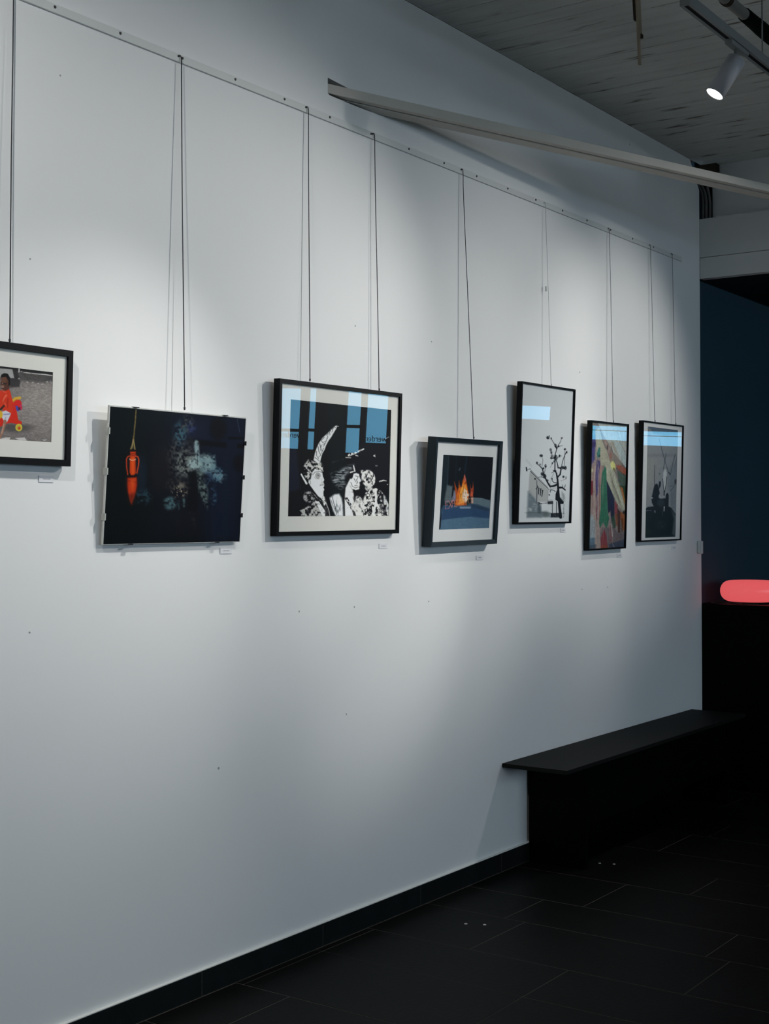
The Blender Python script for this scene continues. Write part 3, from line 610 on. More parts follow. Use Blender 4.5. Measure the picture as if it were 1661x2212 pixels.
    for i, (ch, x, y, w, h) in enumerate([('E', 322, 1235, 66, 165), ('X', 398, 1235, 62, 150), ('P', 468, 1220, 44, 140), ('E', 524, 1215, 48, 140), ('R', 578, 1205, 40, 135), ('I', 620, 1205, 30, 125), ('E', 664, 1190, 46, 130), ('N', 722, 1185, 50, 125), ('C', 815, 1180, 44, 105), ('E', 882, 1170, 42, 105)]):
        for st in G[ch]:
            a.line([(x + p * w, y + q * h - p * 8) for p, q in st], 12, (206, 128, 122) if i < 3 else (196, 130, 96), .8 if i < 4 else .6, 9, None, (14, 14, .22, .46, 80 + i))
    return a.done()

def art_tree():
    a = Art([(162, -934), (1298, -761), (1204, 2083), (63, 2103)], 230, 300, (184, 188, 189), 1.38)
    K = (18, 24, 30)
    a.poly([(310, 1420), (350, 1400), (400, 1480), (470, 1560), (500, 1640), (560, 1690), (590, 1760), (600, 1975), (290, 1975), (300, 1700)], (92, 104, 110), .95, 60, (120, 120, .05, .45, 90)); a.poly([(290, 1850), (600, 1840), (800, 1880), (800, 1975), (290, 1975)], (96, 108, 112), .8, 40); a.poly([(340, 1060), (360, 980), (620, 1250), (760, 1400), (740, 1640), (530, 1640), (470, 1550), (320, 1440)], (140, 142, 140), .75, 30)
    a.blob(690, 1900, 70, 60, (60, 64, 66), .5, 1); a.poly([(510, 1640), (590, 1720), (590, 1900), (530, 1880)], (64, 76, 82), .8, 40); a.line([(275, 735), (385, 870)], 26, (150, 156, 158), .6, soft=34)
    a.line([(350, 930), (480, 1070), (600, 1190), (745, 1350)], 11, (104, 108, 108)); a.line([(365, 980), (520, 1140), (640, 1260), (770, 1385)], 18, (50, 54, 56), .95, 9); a.line([(275, 905), (285, 970)], 30, K, .9); a.line([(305, 945), (360, 930)], 14, (70, 74, 78), .9)
    for p in [[(512, 1300), (500, 1385)], [(545, 1345), (535, 1475)], [(588, 1360), (575, 1500)], [(628, 1390), (608, 1525)]]: a.line(p, 24, K, .95, 18)
    a.line([(500, 1180), (505, 1350), (495, 1660)], 15, (84, 88, 92), .9, 30); a.line([(465, 1150), (520, 1200)], 5, (100, 104, 106)); a.line([(480, 1360), (530, 1320)], 14, K, .7)
    L = lambda p, w, w2: a.line(p, w, K, 1, w2)
    L([(1015, 1975), (990, 1760), (968, 1500), (958, 1300), (948, 1160), (925, 1030), (888, 960)], 62, 24)
    a.poly([(905, 1480), (930, 1400), (985, 1370), (1000, 1540), (1085, 1640), (1075, 1690), (1005, 1690), (940, 1620), (900, 1600)], K); a.line([(925, 1640), (925, 1970)], 16, (40, 46, 50), .9); a.line([(838, 1700), (835, 1960)], 15, (50, 56, 60), .9)
    a.line([(900, 1420), (860, 1390), (800, 1380), (790, 1430)], 14, K, .9)
    L([(955, 1260), (870, 1300), (790, 1312), (740, 1235), (690, 1140), (655, 1060), (620, 930), (560, 862), (500, 820), (495, 780)], 46, 8); L([(690, 1140), (610, 1102), (535, 1112)], 18, 9); L([(670, 1010), (690, 880)], 9, 6); L([(610, 880), (635, 740), (600, 650)], 8, 5)
    L([(890, 965), (893, 740), (892, 640), (930, 510), (870, 380), (808, 275)], 24, 9); L([(930, 510), (965, 420), (1010, 350), (1040, 260)], 16, 7); L([(955, 450), (1060, 428)], 12, 6); L([(948, 1110), (1005, 1050), (1025, 930), (960, 900), (940, 800), (905, 720)], 34, 14); L([(960, 908), (1060, 905), (1120, 940)], 30, 16); L([(1035, 880), (1060, 760), (1110, 620), (1150, 555)], 11, 18); L([(1095, 860), (1110, 510)], 9, 6); L([(970, 1335), (1050, 1335), (1115, 1385)], 46, 26); L([(1060, 1340), (1060, 1270)], 12, 6); L([(945, 1230), (880, 1230), (840, 1200), (820, 1130)], 20, 7)
    L([(900, 690), (830, 700), (800, 690)], 30, 14); L([(940, 710), (990, 650), (1050, 650)], 10, 5); L([(880, 760), (830, 830), (785, 905)], 10, 4); L([(890, 985), (810, 1020)], 12, 5); L([(870, 1020), (820, 1120), (790, 1160)], 6, 3); L([(900, 970), (840, 955)], 12, 5); L([(1100, 1330), (1120, 1270)], 16, 6)
    for x, y, rx, ry in [(740, 260, 34, 34), (765, 225, 14, 20), (810, 275, 15, 26), (1040, 265, 22, 18), (905, 430, 24, 40), (925, 468, 20, 20), (970, 447, 20, 22), (1108, 508, 26, 22), (800, 520, 24, 34), (815, 580, 20, 36), (595, 648, 36, 30), (505, 805, 22, 28), (572, 832, 20, 18), (690, 870, 24, 36), (640, 920, 22, 24), (625, 1040, 42, 40), (670, 1090, 36, 46), (905, 690, 42, 58), (830, 650, 26, 24), (815, 700, 26, 24), (992, 655, 20, 30), (1060, 905, 44, 34), (1115, 910, 30, 40), (890, 978, 34, 22), (1075, 1100, 24, 26), (464, 1146, 20, 20), (835, 810, 14, 22), (1130, 1120, 10, 28), (770, 1490, 14, 20), (880, 770, 22, 20), (735, 1185, 20, 24), (1145, 575, 18, 26), (830, 1150, 12, 28)]:
        a.blob(x, y, rx, ry, K, .95, .4, (11, 11, .25, .42, int(x + y)))
    a.line([(540, 1690), (620, 1672), (740, 1665)], 12, K, .85); a.line([(545, 1660), (600, 1690)], 26, K, .85, 16); a.poly([(735, 1630), (850, 1620), (855, 1690), (740, 1695)], K, .85, 14); a.line([(730, 1610), (840, 1600)], 8, K, .6); a.line([(420, 1720), (560, 1712)], 6, (60, 66, 70), .8)
    a.line([(240, 1765), (420, 1758), (600, 1740)], 5, (90, 98, 100), .8); a.line([(240, 1880), (700, 1878), (1095, 1892)], 6, (40, 46, 50), .85)
    a.poly([(800, 1885), (1040, 1880), (1045, 1978), (800, 1978)], K, .9, 16, (30, 30, .1, .35, 91)); a.line([(1085, 1700), (1080, 1975)], 16, (50, 54, 58), .6, None, None, (8, 30, .35, .5, 92)); a.poly([(1040, 1400), (1110, 1500), (1110, 1640), (1030, 1600)], (110, 116, 116), .6, 30, (20, 40, .3, .5, 93)); a.line([(1000, 1190), (1110, 1160), (1130, 1120)], 8, (60, 66, 68), .7, None, None, (14, 14, .35, .5, 94)); a.line([(790, 1180), (790, 1450)], 6, (70, 74, 76), .6); a.line([(800, 1360), (920, 1340)], 6, (60, 64, 66), .7); a.line([(700, 1300), (760, 1260)], 6, (70, 74, 76), .6); a.line([(740, 1380), (730, 1640)], 5, (90, 94, 94), .6)
    return a.done()

def art_cloth():
    a = Art([(307, 149), (1389, 265), (1295, 3894), (208, 3962)], 190, 300, (116, 108, 106), 1.35)
    Y = lambda pts: [(x, y + 1936) for x, y in pts]
    S = lambda s, lo=.1, hi=.6: (26, 260, lo, hi, s)
    a.poly([(480, 100), (1420, 200), (1400, 1600), (1240, 1420), (1120, 1290), (960, 1080), (830, 800), (640, 500)], (158, 162, 156), 1, 20); a.poly([(960, 740), (1160, 740), (1400, 1300), (1395, 1600), (1270, 1440)], (160, 172, 170), 1, 30); a.poly([(830, 820), (960, 740), (1150, 1240), (1100, 1260), (940, 900)], (146, 142, 130), .9, 20); a.line([(1150, 760), (1270, 980), (1400, 1300)], 12, (120, 118, 108), .8); a.line([(1225, 780), (1215, 1350)], 8, (116, 122, 120), .7, None, None, (9, 24, .4, .5, 1)); a.line([(900, 900), (960, 1080), (1100, 1250), (1300, 1500), (1390, 1600)], 26, (82, 74, 72), .8, 18, 16)
    a.poly([(640, 560), (720, 600), (830, 900), (950, 1080), (990, 1220), (900, 1330), (820, 1100)], (138, 120, 112), 1, 24, S(2)); a.blob(900, 1190, 40, 110, (140, 92, 84), .7, .7); a.blob(795, 930, 22, 80, (62, 58, 60), .9, .5); a.poly([(950, 1060), (1130, 1280), (1270, 1440), (1040, 1450), (900, 1330)], (124, 116, 108), .9, 30)
    a.poly([(300, 560), (450, 560), (445, 900), (425, 1300), (330, 1560), (285, 1560), (290, 900)], (66, 64, 108), 1, 20, S(3, -.2, .4)); a.poly([(300, 770), (445, 780), (440, 920), (300, 920)], (48, 42, 76), .8, 40); a.poly([(320, 250), (440, 300), (430, 690), (310, 690)], (60, 104, 124), .8, 30)
    a.poly([(440, 420), (560, 330), (640, 700), (720, 930), (790, 1050), (850, 1270), (890, 1400), (760, 1640), (700, 1450), (600, 1480), (590, 1250), (580, 1240), (480, 950), (450, 700)], (148, 148, 130), 1, 18); a.poly([(440, 900), (600, 940), (860, 1280), (700, 1290), (500, 1270), (420, 1240)], (140, 134, 122), .5, 60); a.poly([(485, 1100), (545, 920), (590, 950), (575, 1220), (500, 1230)], (58, 106, 98), 1, 14); a.blob(560, 1180, 30, 40, (30, 52, 50), .7, .7)
    a.poly([(260, 1500), (460, 1250), (640, 1500), (600, 2600), (540, 3960), (210, 3960)], (138, 122, 116), .9, 40, S(4, .0, .5))
    a.poly([(480, 1290), (580, 1340), (590, 1450), (545, 1700), (535, 2020), (505, 2330), (470, 2370), (435, 2050), (440, 1740), (465, 1520)], (68, 62, 104), .95, 20, S(5, -.1, .45)); a.line([(470, 2300), (490, 2600), (480, 3000)], 44, (70, 56, 88), .8, 24, 24, S(6)); a.line([(480, 2700), (475, 3050)], 30, (108, 60, 66), .8, 20, 20)
    for x0, x1, w, c in [(380, 330, 30, (112, 88, 84)), (430, 420, 34, (150, 136, 128)), (600, 560, 40, (150, 116, 104)), (575, 550, 16, (112, 70, 66)), (520, 510, 14, (166, 152, 144)), (400, 380, 12, (170, 156, 148)), (640, 600, 18, (120, 92, 84))]: a.line([(x0, 1500), ((x0 + x1) / 2, 2600), (x1, 3400)], w, c, .75, w * .8, 14, S(int(x0)))
    a.poly([(285, 1990), (330, 1910), (372, 1930), (372, 2250), (340, 2360), (290, 2300)], (92, 36, 42), .95, 18); a.blob(330, 1610, 46, 56, (176, 178, 140), .8, .8); a.line([(470, 1250), (560, 1600), (520, 1900)], 9, (150, 146, 140), .7)
    a.poly([(730, 1480), (775, 1600), (775, 2000), (800, 2500), (805, 2880), (850, 3030), (800, 3250), (772, 3340), (700, 3200), (650, 3150), (600, 3300), (545, 3280), (562, 3000), (600, 2700), (606, 2100), (640, 1690)], (44, 96, 76), 1, 16, (18, 18, -.5, .45, 7)); a.line([(700, 1700), (690, 2300)], 60, (62, 122, 98), .5, 40, 60, (30, 30, .3, .6, 8)); a.line([(740, 2900), (760, 3300)], 40, (34, 92, 66), .7, 20, 20)
    a.poly([(772, 1900), (860, 2080), (1000, 2450), (1010, 2800), (990, 3150), (930, 3200), (880, 2820), (815, 2880), (800, 2500)], (36, 42, 60), 1, 24); a.poly([(910, 2980), (1000, 2950), (1045, 3220), (1030, 3320), (960, 3330)], (40, 66, 54), .95, 20)
    a.poly([(760, 1600), (900, 1390), (1000, 1640), (1080, 1850), (1130, 2020), (1210, 2310), (1330, 2700), (1350, 2760), (1250, 2800), (1150, 2700), (1000, 2400), (850, 2080), (775, 1900)], (150, 152, 136), 1, 14); a.line([(870, 1650), (1000, 2200), (1250, 2780)], 60, (112, 110, 98), .7, 60, 40, S(9, .2, .6)); a.line([(1000, 1800), (1100, 2200), (1300, 2740)], 24, (174, 178, 160), .7, 20, 20); a.line([(930, 1900), (1180, 2560)], 12, (86, 84, 76), .8, 16); a.blob(1295, 2860, 50, 56, (44, 42, 40), .95, .5)
    a.blob(965, 1470, 68, 140, (190, 190, 124), 1, .4, None, -.25); a.blob(990, 1570, 28, 50, (90, 90, 62), .8, .7, None, -.2); a.poly([(1050, 1450), (1200, 1455), (1385, 1600), (1370, 1760), (1250, 1700), (1100, 1570)], (142, 82, 66), 1, 18, S(10, -.4, .5)); a.line([(1060, 1540), (1250, 1710), (1370, 1770)], 18, (44, 38, 40), .8)
    a.poly([(1080, 1600), (1240, 1720), (1372, 1780), (1362, 2140), (1190, 2080), (1120, 1900)], (68, 84, 76), 1, 18, (16, 16, -.4, .5, 11)); a.poly([(1150, 2060), (1365, 2060), (1350, 2500), (1290, 2400), (1230, 2250)], (44, 64, 50), 1, 20); a.poly([(1180, 2090), (1250, 2130), (1300, 2400), (1340, 2640), (1290, 2560)], (150, 92, 54), 1, 16); a.line([(1130, 2020), (1230, 2260), (1340, 2660)], 14, (140, 130, 70), .7)
    a.poly([(1010, 2500), (1100, 2640), (1100, 2960), (1050, 3080), (1005, 2860)], (112, 62, 66), 1, 18); a.poly([(1020, 2880), (1110, 2900), (1110, 3300), (1040, 3200)], (104, 66, 48), .9, 24); a.poly([(1090, 2720), (1180, 2840), (1180, 3460), (1110, 3460)], (62, 46, 44), .95, 24); a.poly([(1170, 2820), (1340, 2940), (1325, 3420), (1250, 3360), (1180, 3000)], (128, 74, 42), 1, 20, S(12, -.4, .5)); a.line([(1230, 3050), (1230, 3420)], 50, (66, 48, 36), .7, soft=40)
    a.poly([(600, 3500), (640, 3300), (1000, 3300), (1100, 3460), (1320, 3450), (1300, 3900), (600, 3920)], (88, 80, 84), .85, 50, S(13, -.1, .5)); a.poly([(595, 3620), (700, 3350), (770, 3540), (805, 3900), (590, 3925)], (110, 54, 60), 1, 20); a.poly([(600, 3830), (790, 3830), (800, 3910), (592, 3925)], (118, 62, 46), .9, 24); a.line([(900, 3180), (950, 3560)], 22, (164, 154, 148), .9, 30); a.line([(870, 3250), (900, 3700)], 36, (122, 74, 76), .7, 50, 30)
    a.poly([(270, 3080), (330, 2880), (440, 3140), (445, 3640), (245, 3640)], (128, 142, 146), .9, 40); a.poly([(240, 3620), (440, 3600), (420, 3830), (225, 3970)], (74, 96, 112), .9, 40); a.line([(360, 3100), (320, 3500)], 26, (120, 112, 118), .6, soft=26); a.poly([(430, 3300), (560, 3200), (600, 3950), (420, 3960)], (142, 130, 126), .9, 24, S(14, .0, .5)); a.poly([(840, 3800), (1320, 3640), (1300, 3910), (860, 3930)], (52, 60, 76), .9, 40); a.poly([(200, 3840), (460, 3800), (440, 3970), (200, 3990)], (58, 72, 84), .85, 40); a.line([(960, 3800), (1010, 3900)], 16, (150, 150, 160), .7)
    rs = random.Random(5)
    for n in range(70):
        x = rs.uniform(230, 1290); y0 = rs.uniform(1500, 3200); y1 = y0 + rs.uniform(300, 1100)
        if 780 < x and y0 < 2700: continue
        c = rs.choice([(150, 132, 124), (96, 78, 76), (120, 104, 104), (166, 152, 144), (70, 58, 70)])
        a.line([(x, y0), (x - rs.uniform(0, 30), min(y1, 3900))], rs.uniform(6, 16), c, rs.uniform(.25, .55), rs.uniform(4, 10), 12)
    a.noise(14, 30, .14, 15); a.noise(40, 160, .10, 16)
    return a.done()

def art_rabbit():
    a = Art([(229, 168), (745, 231), (704, 2051), (186, 2071)], 150, 280, (136, 140, 143), 1.30)
    a.poly([(180, 700), (420, 700), (330, 1250), (180, 1500)], (142, 143, 140), .8, 120); a.poly([(580, 900), (760, 700), (720, 1700), (600, 1560)], (112, 122, 128), .8, 80)
    a.poly([(232, 150), (760, 220), (750, 320), (500, 320), (330, 290)], (78, 92, 108), .95, 30); a.poly([(230, 170), (330, 290), (240, 330)], (120, 124, 126), .8, 20); a.poly([(230, 640), (740, 640), (740, 690), (226, 690)], (112, 116, 120), .5, 40)
    G = (66, 74, 80)
    for p, w, w2 in [([(430, 380), (480, 580), (520, 720), (520, 800), (498, 900)], 8, 10), ([(545, 630), (528, 760), (555, 840), (585, 950), (615, 985)], 10, 8), ([(705, 640), (660, 800), (622, 985)], 12, 8), ([(352, 830), (348, 1000), (350, 1170)], 9, 12), ([(740, 660), (690, 860)], 8, 6), ([(470, 560), (530, 780)], 6, 6)]: a.line(p, w, G, .85, w2, 9)
    a.blob(436, 975, 14, 14, (92, 98, 102), .8); a.line([(590, 950), (618, 985)], 22, G, .8); a.poly([(515, 910), (540, 890), (562, 960), (556, 1030), (540, 1180), (512, 1290), (492, 1080), (498, 960)], (178, 183, 184), 1, 14)
    a.line([(488, 1060), (500, 1180), (516, 1300)], 14, G, .9, 9); a.line([(558, 1030), (545, 1160), (522, 1300)], 13, G, .9, 9); a.line([(575, 1040), (600, 1200)], 7, (110, 116, 118), .8); a.line([(515, 1265), (512, 1345)], 20, (46, 54, 60), .9)
    D = (38, 47, 54)
    a.poly([(350, 1165), (388, 1140), (412, 1172), (418, 1215), (425, 1110), (452, 1100), (460, 1130), (452, 1190), (425, 1240), (440, 1310), (424, 1340), (418, 1380), (450, 1400), (500, 1380), (535, 1400), (545, 1320), (572, 1300), (592, 1340), (588, 1530), (640, 1560), (690, 1640), (715, 1700), (706, 2030), (186, 2068), (196, 1570), (240, 1540), (335, 1530), (305, 1470), (298, 1400), (325, 1260)], D, 1, 14)
    a.poly([(186, 1640), (400, 1600), (720, 1660), (706, 2060), (180, 2075)], (32, 46, 50), .8, 40); a.blob(460, 1470, 60, 70, (60, 70, 76), .7, .8); a.blob(230, 1960, 60, 60, (44, 56, 50), .7, .8, (30, 30, .3, .6, 1)); a.blob(460, 1850, 90, 70, (52, 64, 66), .6, .8, (26, 26, .3, .6, 2)); a.poly([(640, 1600), (720, 1700), (706, 2040), (650, 2000), (680, 1760)], (92, 106, 110), .8, 30)
    a.poly([(425, 1330), (480, 1370), (500, 1340), (520, 1370), (500, 1400), (440, 1395)], (146, 152, 156), .9, 14); a.blob(308, 1388, 16, 9, (190, 194, 196)); a.line([(516, 1540), (512, 1612)], 20, (172, 178, 180), .95, 12); a.line([(205, 1610), (250, 1598), (300, 1605)], 20, (120, 126, 132), .8, 8, None, (14, 10, .3, .5, 3)); a.blob(356, 1620, 14, 24, (120, 126, 130), .8); a.line([(480, 1600), (490, 1700)], 9, (70, 80, 84), .8)
    a.blob(710, 1110, 22, 44, (52, 60, 66), .85, .5); a.line([(620, 1270), (660, 1220), (700, 1150)], 10, (70, 78, 84), .8, 8); a.line([(610, 1190), (650, 1180)], 12, (90, 96, 100), .8); a.line([(640, 1230), (650, 1560)], 12, (96, 104, 108), .5, soft=14)
    a.noise(20, 30, .05, 5)
    return a.done()
ART = dict(child=art_child, bottle=art_bottle, carnival=art_carnival, fire=art_fire, tree=art_tree, cloth=art_cloth, rabbit=art_rabbit)

# ------------------------------------------------------------------ picture rail
rail = tag(box('picture_rail', 2.0, 7.12, -0.009, -0.0002, 2.9555, 2.981, MT['rail'], bev=.0012),
           'long white picture rail screwed across the gallery wall above the hanging lines', 'rail')
for sx in [2.09, 2.35, 2.606, 2.86, 3.128, 3.38, 3.637, 3.896, 4.152, 4.408, 4.664, 4.921, 5.184, 5.439, 5.699, 5.953, 6.214, 6.473, 6.735, 6.985]:
    bm = bmesh.new(); bmesh.ops.create_cone(bm, cap_ends=True, segments=10, radius1=.0048, radius2=.0032, depth=.003)
    bmesh.ops.rotate(bm, verts=bm.verts, cent=(0, 0, 0), matrix=Matrix.Rotation(math.radians(90), 3, 'X'))
    bm_obj('screw', bm, MT['screw'], rail, loc=(sx, -.0105, 2.9715))

# ------------------------------------------------------------------ framed pictures
FLOC = {}
def frame_root(name, p, yb):
    cx, cz, w, h, lean, roll = p
    e = empty(name, (cx, yb - math.sin(lean) * h / 2, cz))
    e.rotation_mode = 'YXZ'; e.rotation_euler = (lean, -roll, 0)
    return e
def moulding(parent, w, h, mw, depth, m, slope=0.0):
    W2, H2 = w / 2, h / 2
    c_o = [(-W2, H2), (W2, H2), (W2, -H2), (-W2, -H2)]
    c_i = [(-W2 + mw, H2 - mw), (W2 - mw, H2 - mw), (W2 - mw, -H2 + mw), (-W2 + mw, -H2 + mw)]
    for k in range(4):
        a, b = k, (k + 1) % 4
        bm = bmesh.new()
        vo = [bm.verts.new((c[0], y, c[1])) for c in (c_o[a], c_o[b]) for y in (0, depth)]
        vi = [bm.verts.new((c[0], y, c[1])) for c in (c_i[a], c_i[b]) for y in (slope, depth)]
        for q in [(vo[0], vo[2], vi[2], vi[0]), (vo[1], vi[1], vi[3], vo[3]), (vo[0], vo[1], vo[3], vo[2]), (vi[0], vi[2], vi[3], vi[1]), (vo[0], vi[0], vi[1], vo[1]), (vo[2], vo[3], vi[3], vi[2])]:
            bm.faces.new(q)
        bmesh.ops.recalc_face_normals(bm, faces=bm.faces)
        es = [e for e in bm.edges if len(e.link_faces) == 2 and e.calc_length() > .05]
        bmesh.ops.bevel(bm, geom=es, offset=.0006, segments=1, affect='EDGES')
        bm_obj('moulding', bm, m, parent)
def art_mesh(name, key, u0, u1, v0, v1, y, parent):
    colr = ART[key]()
    ny, nx = colr.shape[:2]
    us = np.linspace(u0, u1, nx); vs = np.linspace(v1, v0, ny)
    U, V = np.meshgrid(us, vs)
    co = np.stack([U, np.full_like(U, y), V], -1).reshape(-1, 3)
    idx = np.arange(nx * ny).reshape(ny, nx)
    q = np.stack([idx[:-1, :-1], idx[1:, :-1], idx[1:, 1:], idx[:-1, 1:]], -1).reshape(-1, 4)
    me = bpy.data.meshes.new(name)
    me.vertices.add(len(co)); me.vertices.foreach_set('co', co.ravel())
    me.loops.add(q.size); me.loops.foreach_set('vertex_index', q.ravel().astype(np.int32))
    me.polygons.add(len(q))
    me.polygons.foreach_set('loop_start', np.arange(0, q.size, 4, dtype=np.int32))
    me.update(calc_edges=True)
    at = me.color_attributes.new('art', 'FLOAT_COLOR', 'POINT')
    rgba = np.ones((nx * ny, 4), np.float32); rgba[:, :3] = colr.reshape(-1, 3)
    at.data.foreach_set('color', rgba.ravel())
    me.validate()
    return link(name, me, MT['art'], parent)
def mat_ring(parent, W2, H2, win, y, m):
    u0, u1, v0, v1 = win
    bm = bmesh.new()
    o = [(-W2, H2), (W2, H2), (W2, -H2), (-W2, -H2)]; i = [(u0, v1), (u1, v1), (u1, v0), (u0, v0)]
    F = [[bm.verts.new((c[0], y, c[1])) for c in o], [bm.verts.new((c[0], y, c[1])) for c in i], [bm.verts.new((c[0], y + .0015, c[1])) for c in i], [bm.verts.new((c[0], y + .0015, c[1])) for c in o]]
    for A, B in ((0, 1), (1, 2), (2, 3), (3, 0)):
        for k in range(4):
            bm.faces.new((F[A][k], F[A][(k + 1) % 4], F[B][(k + 1) % 4], F[B][k]))
    bm_obj('mat_board', bm, m, parent)
def picture(name, p, yb, mw, depth, recess, key, win, fm, matm, label, slope=0.0):
    e = frame_root(name, p, yb); tag(e, label, 'picture', 'framed pictures on the gallery wall')
    w, h = p[2], p[3]; W2, H2 = w / 2 - mw * .5, h / 2 - mw * .5
    moulding(e, w, h, mw, depth, fm, slope)
    box('glass_pane', -W2, W2, recess, recess + .002, -H2, H2, MT['pane'], e)
    if matm is not None:
        mat_ring(e, W2, H2, win, recess + .0028, matm)
        art_mesh('print', key, *win, recess + .0044, e)
    else:
        art_mesh('print', key, -W2, W2, -H2, H2, recess + .0036, e)
    box('backing_board', -W2, W2, recess + .006, depth - .003, -H2, H2, MT['back'], e)
    return e
R = math.radians
picture('framed_picture', (2.44, 1.826, .434, .33, R(1.5), 0.0), -.03, .0185, .022, .005, 'child', (-.15, .15, -.099, .098), MT['frame'], MT['matb'],
        'black framed colour photograph of a child in a red shirt at the left edge')
picture('framed_picture', (3.9388, 1.7263, .7373, .5367, .0333, .0074), -.03, .0145, .027, .005, 'carnival', (-.2987, .307, -.2012, .2017), MT['frame'], MT['matb'],
        'large black framed black and white photograph of a figure in a pointed plumed hat')
picture('framed_picture', (4.7618, 1.6262, .5178, .4368, .0799, .0142), -.045, .0185, .042, .0105, 'fire', (-.184, .2065, -.1517, .1485), MT['frame_blue'], MT['matw'],
        'deep dark framed photograph of orange flames on grey ground, tilted forward', slope=.004)
picture('framed_picture', (5.4806, 1.8108, .5099, .6288, .0451, .0089), -.03, .0085, .026, .005, 'tree', None, MT['frame'], None,
        'tall thin black framed ink drawing of a bare black tree on pale paper')
picture('framed_picture', (6.1222, 1.6832, .418, .6274, .0391, .0125), -.03, .008, .026, .005, 'cloth', None, MT['frame'], None,
        'narrow black framed colour picture of hanging green, purple and orange cloths')
picture('framed_picture', (6.7743, 1.7184, .53, .6281, .0329, .007), -.03, .0075, .026, .005, 'rabbit', (-.194, .201, -.295, .286), MT['frame'], MT['matw'],
        'black framed grey picture with a dark figure below, the last before the corner')
# frameless clip picture
P2 = (3.0957, 1.6416, .6079, .4106, .0674, .0028)
e2 = tag(frame_root('clip_framed_picture', P2, -.02), 'frameless dark photograph of an orange bottle on a rope, held under glass by clips', 'picture', 'framed pictures on the gallery wall')
w2, h2 = P2[2] / 2, P2[3] / 2
box('glass_pane', -w2, w2, 0, .0025, -h2, h2, MT['pane'], e2)
art_mesh('print', 'bottle', -w2 + .003, w2 - .002, -h2 + .002, h2 - .004, .0032, e2)
box('backing_board', -w2, w2, .0036, .011, -h2, h2, MT['white_edge'], e2, bev=.0006)
def clip(u, v, side, m):
    bm = bmesh.new(); c = .010 if side == 'L' else .007; e = .003 if side == 'L' else .0016
    if side in 'LR':
        s = -1 if side == 'L' else 1
        x = s * w2
        add_box(bm, min(x, x + s * e), max(x, x + s * e), -.002, .0125, v - c, v + c)
        add_box(bm, min(x - s * .002, x + s * e), max(x - s * .002, x + s * e), -.0026, -.0004, v - c, v + c)
    else:
        s = 1 if side == 'T' else -1
        z = s * h2
        add_box(bm, u - .009, u + .009, -.002, .0125, min(z, z + s * e), max(z, z + s * e))
        add_box(bm, u - .009, u + .009, -.0026, -.0004, min(z - s * .002, z + s * e), max(z - s * .002, z + s * e))
    bm_obj('clip', bm, m, e2)
for v in (.130, .011, -.123): clip(0, v, 'L', MT['clip'])
for v in (.120, .008, -.117): clip(0, v, 'R', MT['clip_dark'])
for u in (-.198, .200): clip(u, 0, 'T', MT['clip_dark'])
for u in (-.195, .189): clip(u, 0, 'B', MT['clip_dark'])

# ------------------------------------------------------------------ hanging cables
def cable(xt, xb, yb, zb, r, m, label, nub=None):
    e = tag(empty('hanging_cable', (xt, -.011, 2.965)), label, 'cable', 'picture cables on the rail')
    pts = [(-.009, .000, .008), (-.006, -.0015, .0105), (-.002, -.002, .009), (0, -.002, .004), (0, -.003, -.012), (0, -.003, -.05)]
    end = Vector((xb - xt, yb + .011, zb - 2.965))
    for k in range(1, 9):
        f = k / 8
        pts.append((end.x * f + .0012 * math.sin(f * 5 + xt), -.003 + (end.y + .003) * f, -.05 + (end.z + .05) * f))
    tube('line', pts, r, m, e, seg=6)
    bm = bmesh.new(); bmesh.ops.create_uvsphere(bm, u_segments=8, v_segments=6, radius=r * 2.1)
    bm_obj('hook_knob', bm, m if nub is None else nub, e, smooth=True, loc=(-.009, 0, .008))
    box('cable_gripper', -.0024, .0024, -.0024, .0024, -.004, .004, m, e, bev=.0008, loc=(end.x, end.y - .001, end.z + .006))
    return e
cable(2.454, 2.442, -.022, 1.993, .0018, MT['cable'], 'dark cable holding the child photograph at the left edge')
cable(3.119, 3.108, -.042, 1.852, .0018, MT['cable'], 'dark single cable holding the frameless bottle photograph')
cable(3.765, 3.757, -.028, 1.998, .0018, MT['cable'], 'left dark cable of the pair holding the plumed hat photograph')
cable(4.170, 4.178, -.028, 1.998, .0018, MT['cable'], 'right dark cable of the pair holding the plumed hat photograph')
cable(4.804, 4.822, -.052, 1.848, .0018, MT['cable'], 'dark cable holding the deep framed fire photograph')
c5 = cable(5.525, 5.530, -.037, 2.128, .0013, MT['cable_c'], 'pale nearly clear line holding the tree drawing')
tube('glint_bead', [(-.003, -.005, -.378), (-.003, -.005, -.40)], .0045, MT['plastic'], c5, seg=8)  # bright bead added in place of a glint on the line
cable(6.193, 6.187, -.033, 2.000, .0016, MT['cable_g'], 'thin grey cable holding the picture of hanging cloths')
cable(6.689, 6.700, -.028, 2.034, .0015, MT['cable_g'], 'left thin grey cable of the last picture before the corner')
cable(6.975, 6.975, -.028, 2.034, .0015, MT['cable_g'], 'right thin grey cable of the last picture before the corner')

